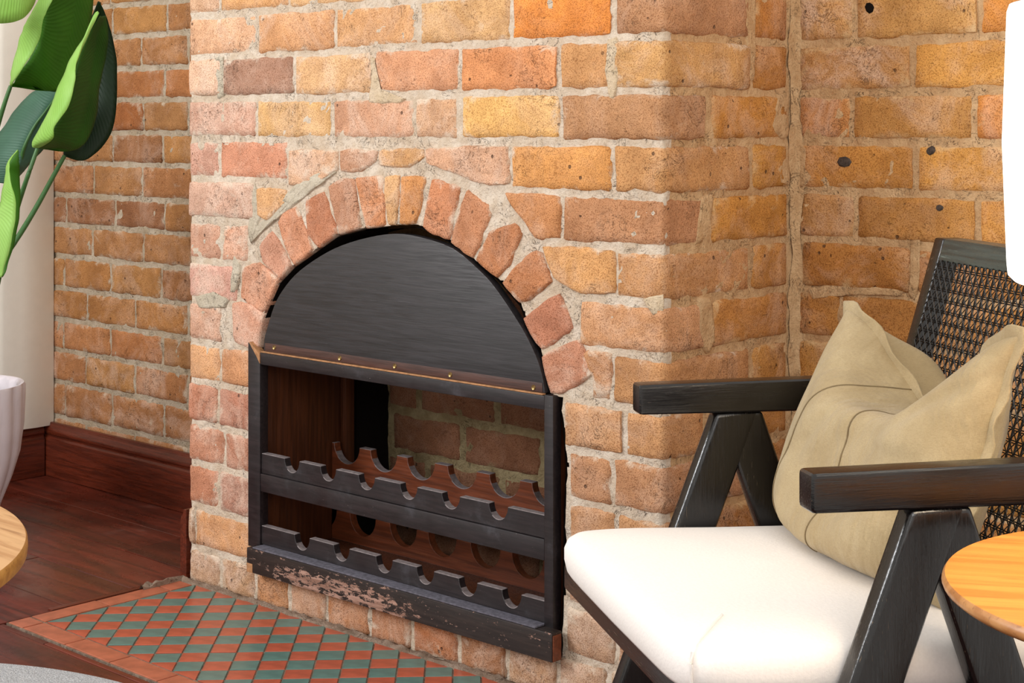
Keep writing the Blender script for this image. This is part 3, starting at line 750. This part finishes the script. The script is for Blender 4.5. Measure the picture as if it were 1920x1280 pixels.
# smooth outline (Catmull-Rom)
def cr(P, k=4):
    out = []
    for i in range(len(P)-1):
        p0, p1, p2, p3 = [Vector(P[max(0, min(len(P)-1, i+q))]) for q in (-1, 0, 1, 2)]
        for s in range(k):
            t = s/k; out.append(.5*((2*p1)+(p2-p0)*t+(2*p0-5*p1+4*p2-p3)*t*t+(3*p1-p0-3*p2+p3)*t**3))
    out.append(Vector(P[-1])); return out
pts = [tuple(p) for p in cr(pts, 3)]
ap = rel(prism('arch_panel', pts, lambda u, v, k: (u, yp if k == 0 else yp+.018, v), M['rack_ply'], None, .0015), rk)
ap['label'] = 'black half round plywood panel'
st = box('worn_strip', (pts[0][0]+.006, yp-.0008, .5320), (pts[-1][0]-.006, yp+.0005, .5490), M.setdefault('worn', mat_blackwood('worn_strip', 0, '3c2620', '7a5a4a', .5, .45)), None, .0002)
st.parent = ap; st.location = Vector(st.location)-RKL-ap.location
for px, py in ((515, 651), (638, 671), (741, 686), (845, 702), (1001, 726)):
    X, Z = onY(px, py, yp); v, f = lathe_v([(0.0001, .0012), (.0015, .0002), (.0042, .0014), (.0048, .0006), (.0048, -.002)], 14)
    o = link('screw', mesh('screw', [(a, -c_, b) for a, b, c_ in v], f), M['brass'], ap, Vector((X, yp-.0009, Z))-RKL-ap.location)

# ------------------------------------------------------------------ ARMCHAIR
CH = Vector((.3096, -.4525, 0)); CR = math.radians(56.04)
ch = empty('armchair', CH, CR, 'black oak armchair with cane back, white seat cushion and slanted V legs', 'armchair')
for a in range(3): M['oak%d' % a] = mat_blackwood('black_oak_%d' % a, a, '090707', '9a8060', .38, .20, 1.5, .6)
M['linen_white'] = mat_plain('white_upholstery', 'f2ece6', .85, .25, .25, 260, .03)
def cbox(name, a, b, mat, bev=.004, seg=3):   # a,b in (s, l, z), l towards the camera
    return box(name, (a[0], -b[1], a[2]), (b[0], -a[1], b[2]), mat, ch, bev, seg)
def cprism(name, pts, l0, l1, mat, bev=.004): # outline in (s,z)
    return prism(name, pts, lambda u, v, k: (u, -(l0 if k == 0 else l1), v), mat, ch, bev, 3)
for l0, l1 in ((-.034, 0), (.530, .565)):
    cprism('armrest', [(0, .620), (.40, .614), (.44, .622), (.44, .655), (.40, .660), (0, .660)], l0, l1, M['oak0'], .006)
    i0, i1 = l0+.003, l1-.003
    zt = .6185; k1, k2 = .387, .36
    cprism('leg', [(.1087, zt), (.1697, zt), (.1697-k1*zt, .0), (.1087-k1*zt-.0, .0)], i0, i1, M['oak2'], .007)
    cprism('leg', [(.114, zt), (.175, zt), (.175+k2*zt, .0), (.114+k2*zt, .0)], i0+.0006, i1-.0006, M['oak2'], .007)
cbox('seat_rail', (-.106, .008, .400), (-.084, .522, .433), M['oak1'], .005)
cbox('seat_rail', (.29, .008, .385), (.312, .522, .42), M['oak1'])
cprism('seat_rail', [(-.084, .400), (.29, .385), (.29, .418), (-.084, .433)], .0005, .022, M['oak0'], .002)
cprism('seat_rail', [(-.084, .400), (.29, .385), (.29, .418), (-.084, .433)], .508, .5295, M['oak0'], .002)
# back frame, leaning
bs = lambda z: .418-.304*(.8505-z)
zB, zT_ = .45, .8505
def slant(name, l0, l1, z0, z1, d0, d1, mat, bev=.003):
    bm = bmesh.new()
    V = [bm.verts.new((bs(z)+d, -l, z)) for l in (l0, l1) for z in (z0, z1) for d in (d0, d1)]
    for f in ((0, 1, 3, 2), (4, 6, 7, 5), (0, 4, 5, 1), (2, 3, 7, 6), (0, 2, 6, 4), (1, 5, 7, 3)): bm.faces.new([V[i] for i in f])
    bmesh.ops.recalc_face_normals(bm, faces=bm.faces)
    return bm_obj(name, bm, mat, ch, bev, 3)
slant('back_post', .020, .046, .40, zT_, -.002, .030, M['oak2'])
slant('back_post', .502, .528, .40, zT_, -.002, .030, M['oak2'])
slant('back_rail', .0462, .5018, zT_-.030, zT_, -.002, .030, M.setdefault('oak_lit', mat_blackwood('oak_top', 1, '2c3634', '76847c', .6, .3)))  # greyer oak paints in the light on the rail's bevelled top
slant('back_rail', .0462, .5018, zB, zB+.03, -.002, .030, M['oak1'])
# woven cane: paired uprights and levels plus two diagonals
cv, cf = [], []
def strand(a, b, r, off, wob, ph=0):
    n = max(2, int((Vector(a)-Vector(b)).length/.0046)); P = []
    for i in range(n+1):
        t = i/n; l = a[0]+(b[0]-a[0])*t; z = a[1]+(b[1]-a[1])*t
        P.append(Vector((bs(z)+off+wob*math.sin(math.pi*(i+ph)), -l, z)))
    v, f = tube(P, r, 4, False); k = len(cv); cv.extend(v); cf.extend([tuple(q+k for q in x) for x in f])
l0, l1, z0, z1 = .045, .503, zB+.028, zT_-.028; pt = .0148
i = 0; l = l0+.004
while l < l1:
    for e in (-.0013, .0013): strand((l+e, z0), (l+e, z1), .0008, -.0005, .0011, i % 2)
    l += pt; i += 1
z = z0+.004; i = 0
while z < z1:
    for e in (-.0013, .0013): strand((l0, z+e), (l1, z+e), .0008, -.0005, -.0011, i % 2)
    z += pt*.93; i += 1
W_, Hh = l1-l0, z1-z0
k = -int(Hh/pt)-1
while k*pt < W_:
    for sg in (1, -1):
        a = l0+.004+pt/2+k*pt; # line l = a + (z-z0)
        zs0, zs1 = z0, z1
        if sg == 1:
            p0 = max(z0, z0+(l0-a)); p1 = min(z1, z0+(l1-a))
            if p1-p0 > .006: strand((a+(p0-z0), p0), (a+(p1-z0), p1), .00085, -.0030, .0006)
        else:
            p0 = max(z0, z1-(l1-a)); p1 = min(z1, z1-(l0-a))
            if p1-p0 > .006: strand((a+(z1-p0), p0), (a+(z1-p1), p1), .00085, -.0034, .0006)
    k += 1
M['cane'] = mat_plain('black_cane', '1a1918', .28, .7)
centred('cane_weave', cv, cf, M['cane'], ch)
# seat cushion
def superpad(a, b, zc, h, crown, nx=36, ny=40, tilt=0, ex=.045):
    vs, fs = [], []
    L = 24
    # rings: plan superellipse-ish rounded rect, profile bottom->top
    prof = [(0.985, -1), (1.0, -.8), (1.012, -.3), (1.012, .2), (.995, .62), (.965, .86), (.92, .98), (.84, 1.06), (.70, 1.14), (.5, 1.2), (.25, 1.24), (.02, 1.25)]
    n = 96; cx, cy = (a[0]+b[0])/2, (a[1]+b[1])/2; hx, hy = (b[0]-a[0])/2, (b[1]-a[1])/2
    for sc, zz in prof:
        for i in range(n):
            t = 2*math.pi*i/n; e = 2/9.0 if sc > .6 else 2/5
            c_, s_ = math.cos(t), math.sin(t)
            x = cx+hx*sc*math.copysign(abs(c_)**e, c_); y_ = cy+hy*sc*math.copysign(abs(s_)**e, s_)
            z = zc+h/2*min(zz, 1)+(crown*(zz-1)/.25 if zz > 1 else 0)-tilt*(x-a[0])
            z += .0012*N(x*14, y_*14, 2)
            vs.append((x, y_, z))
    for j in range(len(prof)-1):
        for i in range(n): k_ = (i+1) % n; fs.append((j*n+i, j*n+k_, (j+1)*n+k_, (j+1)*n+i))
    fs.append(tuple((len(prof)-1)*n+i for i in range(n))); fs.append(tuple(range(n))[::-1])
    return vs, fs
v, f = superpad((-.118, -.5235), (.300, -.006), .457, .050, .012, tilt=.035)
sc = centred('seat_cushion', v, f, M['linen_white'], ch, True, None); sc['label'] = 'white upholstered seat cushion'
# piping on the near front corner (follows the pad's own rings)
P = []
for r_ in range(1, 9):
    P.append(Vector(v[r_*96+60])*1.0)
P = [Vector(q) for q in P]; v2, f2 = tube([q+Vector((-.0012, -.0012, .0004)) for q in P], .0020, 8)
o = centred('piping', [Vector(q)-Vector(sc.location) for q in v2], f2, M['linen_white'], sc)

# ------------------------------------------------------------------ PILLOW
m = NT('khaki_linen', .9, .2); P = m.pos('obj'); a1 = m.noise(m.pos('obj', (1, 1, 6)), 260, 2); a2 = m.noise(m.pos('obj', (6, 6, 1)), 260, 2); n1 = m.noise(P, 12, 4, .6)
c = m.mix(m.step(n1, .3, .7), lin('a4906c'), lin('b5a27e')); c = m.mix(m.step(m.math('ADD', a1, a2), .9, 1.2, 0, .35), c, lin('8c7856'))
m.b.inputs['Sheen Weight'].default_value = .15
M['khaki'] = m.out(c, m.bump(m.math('ADD', a1, a2), .35, .0012, m.bump(m.noise(m.pos('obj', (1, 1.6, .8)), 7, 3, .55, 1.2), .6, .022)))
pl = empty('throw_pillow', CH+Vector((math.cos(CR)*.22+math.sin(CR)*.25, math.sin(CR)*.22-math.cos(CR)*.25, .48)), CR, 'khaki linen throw pillow with a dented top on the white armchair seat', 'pillow')
def sl(s, l, z): return Vector((s-.22, -(l-.25), z-.48))      # armchair axes -> pillow axes
def sst(a, b, x): t = max(0, min(1, (x-a)/(b-a))); return t*t*(3-2*t)
def mid(p, v):
    """seam plane; p -1 far .. 1 near, v 0 bottom .. 1 top"""
    pull = .05*(1-abs(2*v-1)**2.2)           # side edges drawn in
    l = .228+.224*p*(1-pull*abs(p))+.006*v
    top = .768+.010*p-.128*math.exp(-abs((p-.0)/.56)**2.4)
    top += .012*math.cos(p*9)*0
    bot = .478+.006*(1-p*p)
    z = bot+(top-bot)*v
    s = .205+.085*v+.035*math.exp(-(p/.5)**2)*v*v
    return s, l, z
def thick(p, v, side):
    e = max(0, 1-abs(p)**2.6)**.55; g = max(0, 1-abs(2*v-1)**2.4)**.55
    T = .098 if side > 0 else .075
    t = T*e*g
    # belly sits low; fold dug in below the dent
    t *= 1.12-.25*v
    if side > 0:
        t += .034*math.exp(-((p+.08)/.34)**2)*sst(.5, .85, v)*(1-sst(.93, 1, v))
        t *= 1-.02*math.exp(-((p+.02-.15*(1-v))/.25)**2)*sst(.5, 1, v)
    # creases running from the corners / from the dent
    t += .006*math.sin(7*p+6*v)*e*g*sst(.2, .8, v)+.0035*N(p*3, v*3, 7)*e*g*2+.002*N(p*8, v*5, 3)*e*g
    for (cp, cv_, dx_, dy_, w_, a_) in ((-.35, .66, .8, .6, .04, .009), (.55, .60, .95, -.3, .045, .012), (.72, .80, .9, .15, .035, .010), (-.1, .62, .9, .35, .03, .005), (.62, .38, .9, -.1, .03, .006)):
        q = (p-cp)*(-dy_)+(v-cv_)*dx_; along = (p-cp)*dx_+(v-cv_)*dy_
        t -= a_*math.exp(-(q/w_)**2)*math.exp(-(along/.28)**2)*(1 if side > 0 else .3)
    return max(t, 0)
def surf(p, v, side):
    s, l, z = mid(p, v); t = thick(p, v, side)
    dz = -.012*t/.1
    if side < 0: dz += .050*math.exp(-((p+.42)/.30)**2)*math.sin(math.pi*max(0, min(1, (v-.55)/.45)))**.8; s += .02*math.exp(-((p+.42)/.3)**2)*(v > .55)*math.sin(math.pi*max(0, min(1, (v-.55)/.45)))
    else: dz += .060*math.exp(-((p+.02)/.45)**2)*math.sin(math.pi*max(0, min(1, (v-.55)/.45)))**.8
    return sl(s-t*side*.98, l, z+dz)
NP, NV = 64, 48
vs, fs = [], []
warp = lambda x: math.sin(x*math.pi/2)*.55+x*.45
for side in (1, -1):
    for j in range(NV+1):
        for i in range(NP+1):
            p = warp(-1+2*i/NP); v = .5+.5*warp(-1+2*j/NV); vs.append(surf(p, v, side))
K = (NV+1)*(NP+1)
for j in range(NV):
    for i in range(NP):
        a = j*(NP+1)+i; fs.append((a, a+1, a+NP+2, a+NP+1)); fs.append((K+a, K+a+NP+1, K+a+NP+2, K+a+1))
me = mesh('cover', vs, fs, True, None); bm = bmesh.new(); bm.from_mesh(me); bmesh.ops.remove_doubles(bm, verts=bm.verts, dist=1e-5)
bmesh.ops.recalc_face_normals(bm, faces=bm.faces); bm.to_mesh(me); bm.free(); smooth(me)
link('cover', me, M['khaki'], pl)
# flanged edge seam all round
per = [(-1+2*i/40, 1) for i in range(41)]+[(1, 1-i/30) for i in range(1, 31)]+[(1-2*i/40, 0) for i in range(1, 41)]+[(-1, i/30) for i in range(1, 30)]
vs, fs = [], []; n = len(per); cc = Vector(sl(*mid(0, .5)))
for q, (p, v) in enumerate(per):
    c0 = sl(*mid(p, v)); c1 = sl(*mid(per[q-1][0], per[q-1][1])); c2 = sl(*mid(per[(q+1) % n][0], per[(q+1) % n][1]))
    d = (c2-c1).normalized(); outw = d.cross(Vector((1, 0, 0))).normalized()
    ctr = sl(*mid(p*.8, .5+(v-.5)*.8))
    if outw.dot(c0-ctr) < 0: outw = -outw
    wv = .004*math.sin(q*1.1)+.003*N(q*.3, 2, 1)
    ex = .011
    X = Vector((1, 0, 0))
    for a_, b_ in ((-.003, -.0022), (ex, -.0018), (ex+.0015, 0), (ex, .0018), (-.003, .0022)):
        vs.append(c0+outw*a_+X*(b_+wv*max(a_, 0)/ex))
for q in range(n):
    r = (q+1) % n
    for i in range(4): fs.append((q*5+i, q*5+i+1, r*5+i+1, r*5+i))
o = link('edge_seam', mesh('edge_seam', vs, fs, True, None), M['khaki'], pl)
for pts_ in ([(-.33, 1.0), (-.40, .9), (-.50, .75), (-.58, .6), (-.62, .4), (-.62, .2), (-.58, .05)], [(.0, .995), (.03, .85), (.04, .7), (.02, .5), (.0, .3), (.0, .08)]):
    pts2 = [tuple(q) for q in cr(pts_, 8)]; Pn = [surf(p, v, 1)+Vector((-.0004, 0, 0)) for p, v in pts2]
    v, f = tube(Pn, .0011, 5); centred('stitching', v, f, M.setdefault('khaki_dark', mat_plain('khaki_thread', '7c6a4c', .9)), pl)

# ------------------------------------------------------------------ SIDE TABLE + LAMP (right)
M['wood_r'] = mat_tablewood('side_table_wood', 'b8702c', 'cc863c', '96561f')
M['wood_edge'] = mat_tablewood('table_edge_wood', 'a8703e', 'c08a54', '7c4c28')
tp = RTp(.605, 1.409); TZ = .606
tb = empty('side_table', (tp.x, tp.y, 0), .5, 'round orange toned wooden side table beside the armchair, holding the lamp', 'table')
def roundtop(R, z1, th, mats, parent, name='tabletop', n=96):
    prof = [(.001, z1-th), (R-.006, z1-th), (R-.001, z1-th+.004), (R, z1-th*.5), (R-.0008, z1-.003), (R-.003, z1), (R-.02, z1), (.001, z1)]
    v, f = lathe_v(prof, n); o = link(name, mesh(name, v, f, True, 40), mats, parent)
    for p in o.data.polygons: p.material_index = 1 if p.center.length and math.hypot(p.center.x, p.center.y) > R-.004 else 0
    return o
roundtop(.228, TZ, .013, [M['wood_r'], M['wood_edge']], tb)
for a in (.4, 2.5, 4.6):
    v, f = tube([(.10*math.cos(a), .10*math.sin(a), TZ-.014), (.15*math.cos(a), .15*math.sin(a), 0)], [.014, .009], 12)
    centred('leg', v, f, M['wood_edge'], tb)
lp = empty('table_lamp', (tp.x, tp.y, TZ+.0005), 0, 'table lamp with glowing white drum shade at the right edge, on the wooden side table', 'lamp')
m = NT('lamp_shade', .8, .2); m.b.inputs['Base Color'].default_value = (.95, .93, .9, 1); m.b.inputs['Emission Color'].default_value = (1, .93, .82, 1); m.b.inputs['Emission Strength'].default_value = 1.6
M['shade'] = m.m
M['ceramic'] = mat_plain('lamp_ceramic', 'd8d0c6', .3)
v, f = lathe_v([(.0005, 0), (.07, 0), (.075, .006), (.072, .012), (.03, .02), (.045, .06), (.06, .11), (.045, .17), (.018, .21), (.012, .24), (.0005, .245)], 40)
link('lamp_base', mesh('lamp_base', v, f), M['ceramic'], lp)
v, f = tube([(0, 0, .245), (0, 0, .44)], .005, 10); link('stem', mesh('stem', v, f), M['brass'], lp)
R0, R1 = .172, .168; zb_, zt_ = .262, .505
pr = [(R0-.012, zb_), (R0-.006, zb_-.001), (R0-.001, zb_+.004), (R0, zb_+.014), (R1+.008, (zb_+zt_)/2), (R1+.004, zt_-.006), (R1+.002, zt_), (R1-.001, zt_), (R0-.004, zb_+.014), (R0-.008, zb_+.006), (R0-.012, zb_)]
v, f = lathe_v(pr, 72); link('lamp_shade', mesh('lamp_shade', v, f), M['shade'], lp)
v, f = lathe_v([(.001, .30), (.02, .31), (.03, .335), (.02, .36), (.012, .385), (.001, .39)], 24)
mb = NT('bulb', .3); mb.b.inputs['Emission Color'].default_value = (1, .85, .65, 1); mb.b.inputs['Emission Strength'].default_value = 6
link('bulb', mesh('bulb', v, f), mb.m, lp)
bl = bpy.data.lights.new('bulb_light', 'POINT'); bl.energy = 9; bl.color = (1, .80, .56); bl.shadow_soft_size = .12
lo = bpy.data.objects.new('bulb_light', bl); C.objects.link(lo); lo.parent = lp; lo.location = (0, 0, .22)
lo.location = (0, 0, .52)

def flo(px, py, z=.009):
    t = FPX*(CAMZ-z)/(py-232); d = ray(px); return CAMX+t*d[0], CAMY+t*d[1]
A, B, D = flo(-10, 1241), flo(118, 1255), flo(236, 1280)
def circ(a, b, c):
    d = 2*(a[0]*(b[1]-c[1])+b[0]*(c[1]-a[1])+c[0]*(a[1]-b[1]))
    q = [p[0]**2+p[1]**2 for p in (a, b, c)]
    return ((q[0]*(b[1]-c[1])+q[1]*(c[1]-a[1])+q[2]*(a[1]-b[1]))/d, (q[0]*(c[0]-b[0])+q[1]*(a[0]-c[0])+q[2]*(b[0]-a[0]))/d)
cc_ = circ(A, B, D); RUGR = math.hypot(A[0]-cc_[0], A[1]-cc_[1])
# ------------------------------------------------------------------ COFFEE TABLE (left)
M['wood_l'] = mat_tablewood('coffee_table_wood', 'bd8a5c', 'd6a878', '8e5e38', (0, 0, -.75))
cp = RTp(-1.138, 2.07); ct = empty('coffee_table', (cp.x, cp.y, 0), 0, 'pale oak round coffee table, its curved edge showing at the left beside the plant', 'table')
roundtop(.505, .450, .024, [M['wood_l'], M['wood_edge2'] if 'wood_edge2' in M else M.setdefault('wood_edge2', mat_tablewood('coffee_edge', 'b07c3e', 'c8944e', '8a5c2c'))], ct, n=160)
for a in (.3, 1.87, 3.44, 5.01):
    on = math.hypot(cp.x+.36*math.cos(a)-cc_[0], cp.y+.36*math.sin(a)-cc_[1]) < RUGR+.03
    v, f = tube([(.30*math.cos(a), .30*math.sin(a), .425), (.36*math.cos(a), .36*math.sin(a), .0103 if on else 0)], [.022, .014], 14)
    centred('leg', v, f, M['wood_l'], ct)

# ------------------------------------------------------------------ RUG
m = NT('rug_wool', .95, .1); P = m.pos('world'); n1 = m.noise(P, 320, 3, .7); n2 = m.noise(P, 60, 3)
c = m.mix(m.step(n1, .35, .65), lin('a9adb2'), lin('e4e6e8')); M['rug'] = m.out(c, m.bump(m.math('ADD', n1, n2), 1, .006))
v, f = lathe_v([(.001, .0008), (RUGR-.004, .0008), (RUGR, .004), (RUGR-.003, .009), (RUGR-.02, .010), (.001, .010)], 200)
o = link('rug', mesh('rug', v, f), M['rug'], None, (cc_[0], cc_[1], 0)); tag(o, 'light grey woven rug with a curved edge on the dark floorboards', 'rug')

# ------------------------------------------------------------------ POTTED PLANT
pc = RTp(-1.365, 4.0)
pp = empty('potted_plant', (pc.x, pc.y, 0), 0, 'broad leaved green plant in a fluted pale pot in the left corner', 'plant')
M['pot'] = mat_plain('pot_glaze', 'e4dce2', .45, .4, .1, 20, .04); M['soil'] = mat_plain('soil', '2c2019', .95, .2, 1, 120, .4)
rib = lambda a, z: 1-.055*(1-abs(math.sin(9*a+5*z))**.7)
pr = [(.0005, 0), (.085, 0), (.092, .004), (.115, .08), (.140, .14), (.158, .20), (.167, .27), (.170, .34), (.1705, .364), (.166, .370), (.160, .369), (.156, .36), (.155, .33)]
v, f = lathe_v(pr, 144, lambda a, z: rib(a, z) if .01 < z < .366 else 1)
link('pot', mesh('pot', v, f, True, 50), M['pot'], pp)
v, f = lathe_v([(.0005, .338), (.08, .342), (.156, .333), (.1535, .325)], 40); link('soil', mesh('soil', v, f), M['soil'], pp)
def mat_leaf(name, a, b):
    m = NT(name, .5, .35); P = m.pos('world', (1, 1, 1)); at = m.n('ShaderNodeAttribute', attribute_name='vein')
    s = m.n('ShaderNodeMath', operation='SINE'); m.l(m.math('MULTIPLY', at.outputs['Fac'], 260), s.inputs[0])
    n1 = m.noise(P, 9, 3); c = m.mix(m.step(n1, .3, .7), lin(a), lin(b)); c = m.mix(m.step(s.outputs[0], .2, 1, 0, .14), c, lin(b, 1.3))
    m.out(c, m.bump(s.outputs[0], .18, .002))
    tr = m.n('ShaderNodeBsdfTranslucent'); m.l(c, tr.inputs[0]); mx = m.n('ShaderNodeMixShader'); mx.inputs[0].default_value = .3
    m.l(m.b.outputs[0], mx.inputs[1]); m.l(tr.outputs[0], mx.inputs[2]); m.l(mx.outputs[0], m.t.nodes['Material Output'].inputs[0]); return m.m
M['leaf_light'] = mat_leaf('leaf_light', '98cc5c', 'aad874'); M['leaf_mid'] = mat_leaf('leaf_mid', '3a7014', '4a861e')  # pale green of the leaf undersides, with their lit look painted in
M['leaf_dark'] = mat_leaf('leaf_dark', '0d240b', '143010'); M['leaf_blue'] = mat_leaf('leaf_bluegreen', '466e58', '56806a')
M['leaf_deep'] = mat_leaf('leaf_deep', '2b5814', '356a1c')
M['stem'] = mat_plain('stem_green', '3c6a34', .45)
def resamp(P, n):
    Q = cr(P, 10); out = []
    for i in range(n+1):
        x = i/n*(len(Q)-1); a = int(min(x, len(Q)-2)); out.append(Q[a].lerp(Q[a+1], x-a))
    return out
def leaf(rows_, mats, split, n=40):
    """rows_: across lines from one margin to the other, each a list of (px,py,t) along the leaf, base to tip.
       consecutive rows are lofted smoothly; mats[i] colours band i."""
    R_ = [resamp([tuple(atT(*q)) for q in r], n) for r in rows_]
    vs, fs, mi, vein = [], [], [], []; sub = 5
    cols = []
    for b in range(len(R_)-1):
        for s in range(sub): cols.append((b, s/sub))
    cols.append((len(R_)-2, 1.0)); W = len(cols)
    for j in range(n+1):
        for (b, t) in cols:
            a, c_ = R_[b][j], R_[b+1][j]; q = a.lerp(c_, t)
            bul = math.sin(math.pi*t)*.10*(c_-a).length
            q = q+Vector((-FW[0], -FW[1], .2))*bul
            q += Vector((RT[0], RT[1], 0))*.002*N(j*.35, b*3+t, 4)
            vs.append(q-Vector(pp.location)); vein.append(j/n+.25*abs(b+t-split)/2)
    for j in range(n):
        for i in range(W-1): fs.append((j*W+i, j*W+i+1, (j+1)*W+i+1, (j+1)*W+i)); mi.append(cols[i][0])
    me = bpy.data.meshes.new('leaf'); me.from_pydata([tuple(v_) for v_ in vs], [], fs); me.update(); smooth(me)
    at = me.attributes.new('vein', 'FLOAT', 'POINT'); at.data.foreach_set('value', vein)
    o = link('leaf', me, mats, pp); me.polygons.foreach_set('material_index', mi)
    md = o.modifiers.new('thickness', 'SOLIDIFY'); md.thickness = .0012; md.offset = 0
    return o
# top left leaf, only its rounded lower margin shows
leaf([[(-150, -60, 3.6), (-110, 10, 3.6), (-60, 36, 3.6), (0, 44, 3.6), (40, 36, 3.6), (62, 12, 3.62), (72, -20, 3.65)], [(-150, -100, 3.62), (-100, -60, 3.6), (-60, -50, 3.58), (-10, -50, 3.58), (30, -60, 3.6), (60, -80, 3.62), (80, -110, 3.65)]], [M['leaf_light']], 1)
# big upright leaf, pale fold in front of dark blade
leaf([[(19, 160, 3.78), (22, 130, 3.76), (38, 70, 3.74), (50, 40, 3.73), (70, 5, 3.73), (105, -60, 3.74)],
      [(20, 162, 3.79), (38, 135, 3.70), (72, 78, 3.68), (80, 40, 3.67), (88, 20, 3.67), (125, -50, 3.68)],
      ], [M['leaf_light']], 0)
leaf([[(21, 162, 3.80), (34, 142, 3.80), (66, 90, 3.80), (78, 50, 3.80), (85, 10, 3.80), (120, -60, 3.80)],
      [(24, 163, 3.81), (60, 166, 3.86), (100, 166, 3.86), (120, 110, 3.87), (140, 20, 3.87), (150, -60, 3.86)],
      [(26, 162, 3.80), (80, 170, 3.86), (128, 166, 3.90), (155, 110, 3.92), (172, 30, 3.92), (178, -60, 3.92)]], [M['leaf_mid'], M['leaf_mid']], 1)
# folded leaf in the middle
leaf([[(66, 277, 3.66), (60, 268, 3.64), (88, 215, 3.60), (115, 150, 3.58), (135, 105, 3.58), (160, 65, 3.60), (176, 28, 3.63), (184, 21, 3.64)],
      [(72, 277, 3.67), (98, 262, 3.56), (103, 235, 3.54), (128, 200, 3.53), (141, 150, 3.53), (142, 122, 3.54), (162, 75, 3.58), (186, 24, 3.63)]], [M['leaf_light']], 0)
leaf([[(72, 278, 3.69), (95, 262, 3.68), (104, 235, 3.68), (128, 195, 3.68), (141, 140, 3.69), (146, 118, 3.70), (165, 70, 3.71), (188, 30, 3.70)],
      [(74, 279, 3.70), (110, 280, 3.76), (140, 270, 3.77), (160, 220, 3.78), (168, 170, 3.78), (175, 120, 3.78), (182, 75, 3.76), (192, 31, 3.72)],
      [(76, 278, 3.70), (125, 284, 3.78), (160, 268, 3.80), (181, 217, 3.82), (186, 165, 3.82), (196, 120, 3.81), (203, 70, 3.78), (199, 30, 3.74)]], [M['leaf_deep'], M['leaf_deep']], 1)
# dark leaf behind
leaf([[(120, 292, 3.96), (118, 270, 3.98), (130, 210, 4.0), (145, 120, 4.0), (165, 50, 3.98), (184, 2, 3.97)],
      [(122, 292, 3.96), (150, 285, 4.0), (170, 215, 4.03), (180, 130, 4.03), (186, 50, 4.0), (186, 3, 3.97)],
      [(122, 294, 3.96), (165, 298, 4.0), (212, 240, 4.02), (219, 120, 4.02), (204, 45, 4.0), (188, 4, 3.97)]], [M['leaf_dark'], M['leaf_dark']], 1)
# blue green leaf low at the left, midrib rising to the right
leaf([[(-60, 340, 3.95), (-30, 290, 3.95), (0, 248, 3.95), (35, 198, 3.95), (70, 168, 3.94), (115, 165, 3.92)],
      [(20, 345, 3.92), (34, 318, 3.90), (44, 278, 3.90), (62, 240, 3.90), (85, 210, 3.90), (115, 168, 3.92)],
      [(36, 330, 3.93), (44, 322, 3.93), (62, 300, 3.93), (85, 275, 3.93), (105, 230, 3.93), (118, 170, 3.93)]], [M['leaf_blue'], M['leaf_blue']], 1)
leaf([[(-80, 370, 3.97), (-40, 350, 3.96), (-10, 332, 3.95), (10, 332, 3.95), (24, 345, 3.93)], [(-60, 330, 3.96), (-30, 290, 3.95), (0, 260, 3.94), (20, 290, 3.93), (30, 320, 3.92)]], [M['leaf_blue']], 1)
# rolled young leaf
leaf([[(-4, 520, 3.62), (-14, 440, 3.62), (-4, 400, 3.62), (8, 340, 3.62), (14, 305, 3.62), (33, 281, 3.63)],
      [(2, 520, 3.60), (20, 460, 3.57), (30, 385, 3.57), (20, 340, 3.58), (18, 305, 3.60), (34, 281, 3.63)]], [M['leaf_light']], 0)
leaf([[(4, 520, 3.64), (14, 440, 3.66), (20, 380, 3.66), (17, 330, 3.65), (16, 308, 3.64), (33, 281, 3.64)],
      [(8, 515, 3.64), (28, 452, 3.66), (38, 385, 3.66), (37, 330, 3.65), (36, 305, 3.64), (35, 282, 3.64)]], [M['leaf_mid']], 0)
b0 = Vector((0, 0, .33))
def stem(P, r0, r1):
    Q = cr([tuple(b0+Vector((P[0][3]*.02, P[0][4]*.02, 0)))]+[tuple(atT(*q[:3])-Vector(pp.location)) for q in P], 8)
    v, f = tube(Q, [r0+(r1-r0)*i/(len(Q)-1) for i in range(len(Q))], 10); link('stem', mesh('stem', v, f), M['stem'], pp)
stem([(-50, 560, 3.9, 1, 0), (2, 492, 3.74), (32, 390, 3.70), (52, 330, 3.68), (70, 279, 3.69)], .008, .0045)
stem([(-60, 570, 3.9, -1, 1), (12, 476, 3.86), (60, 402, 3.9), (100, 330, 3.94), (121, 292, 3.96)], .008, .005)
stem([(-90, 500, 3.9, 0, -1), (-40, 360, 3.85), (2, 215, 3.8), (20, 161, 3.79)], .008, .0045)
stem([(-80, 520, 3.9, 1, -1), (-30, 440, 3.9), (10, 370, 3.91), (36, 310, 3.91), (46, 275, 3.895), (64, 238, 3.895), (86, 208, 3.895), (112, 172, 3.915)], .008, .002)
stem([(-90, 560, 3.85, 0, 1), (-20, 560, 3.68), (0, 515, 3.63)], .007, .005)
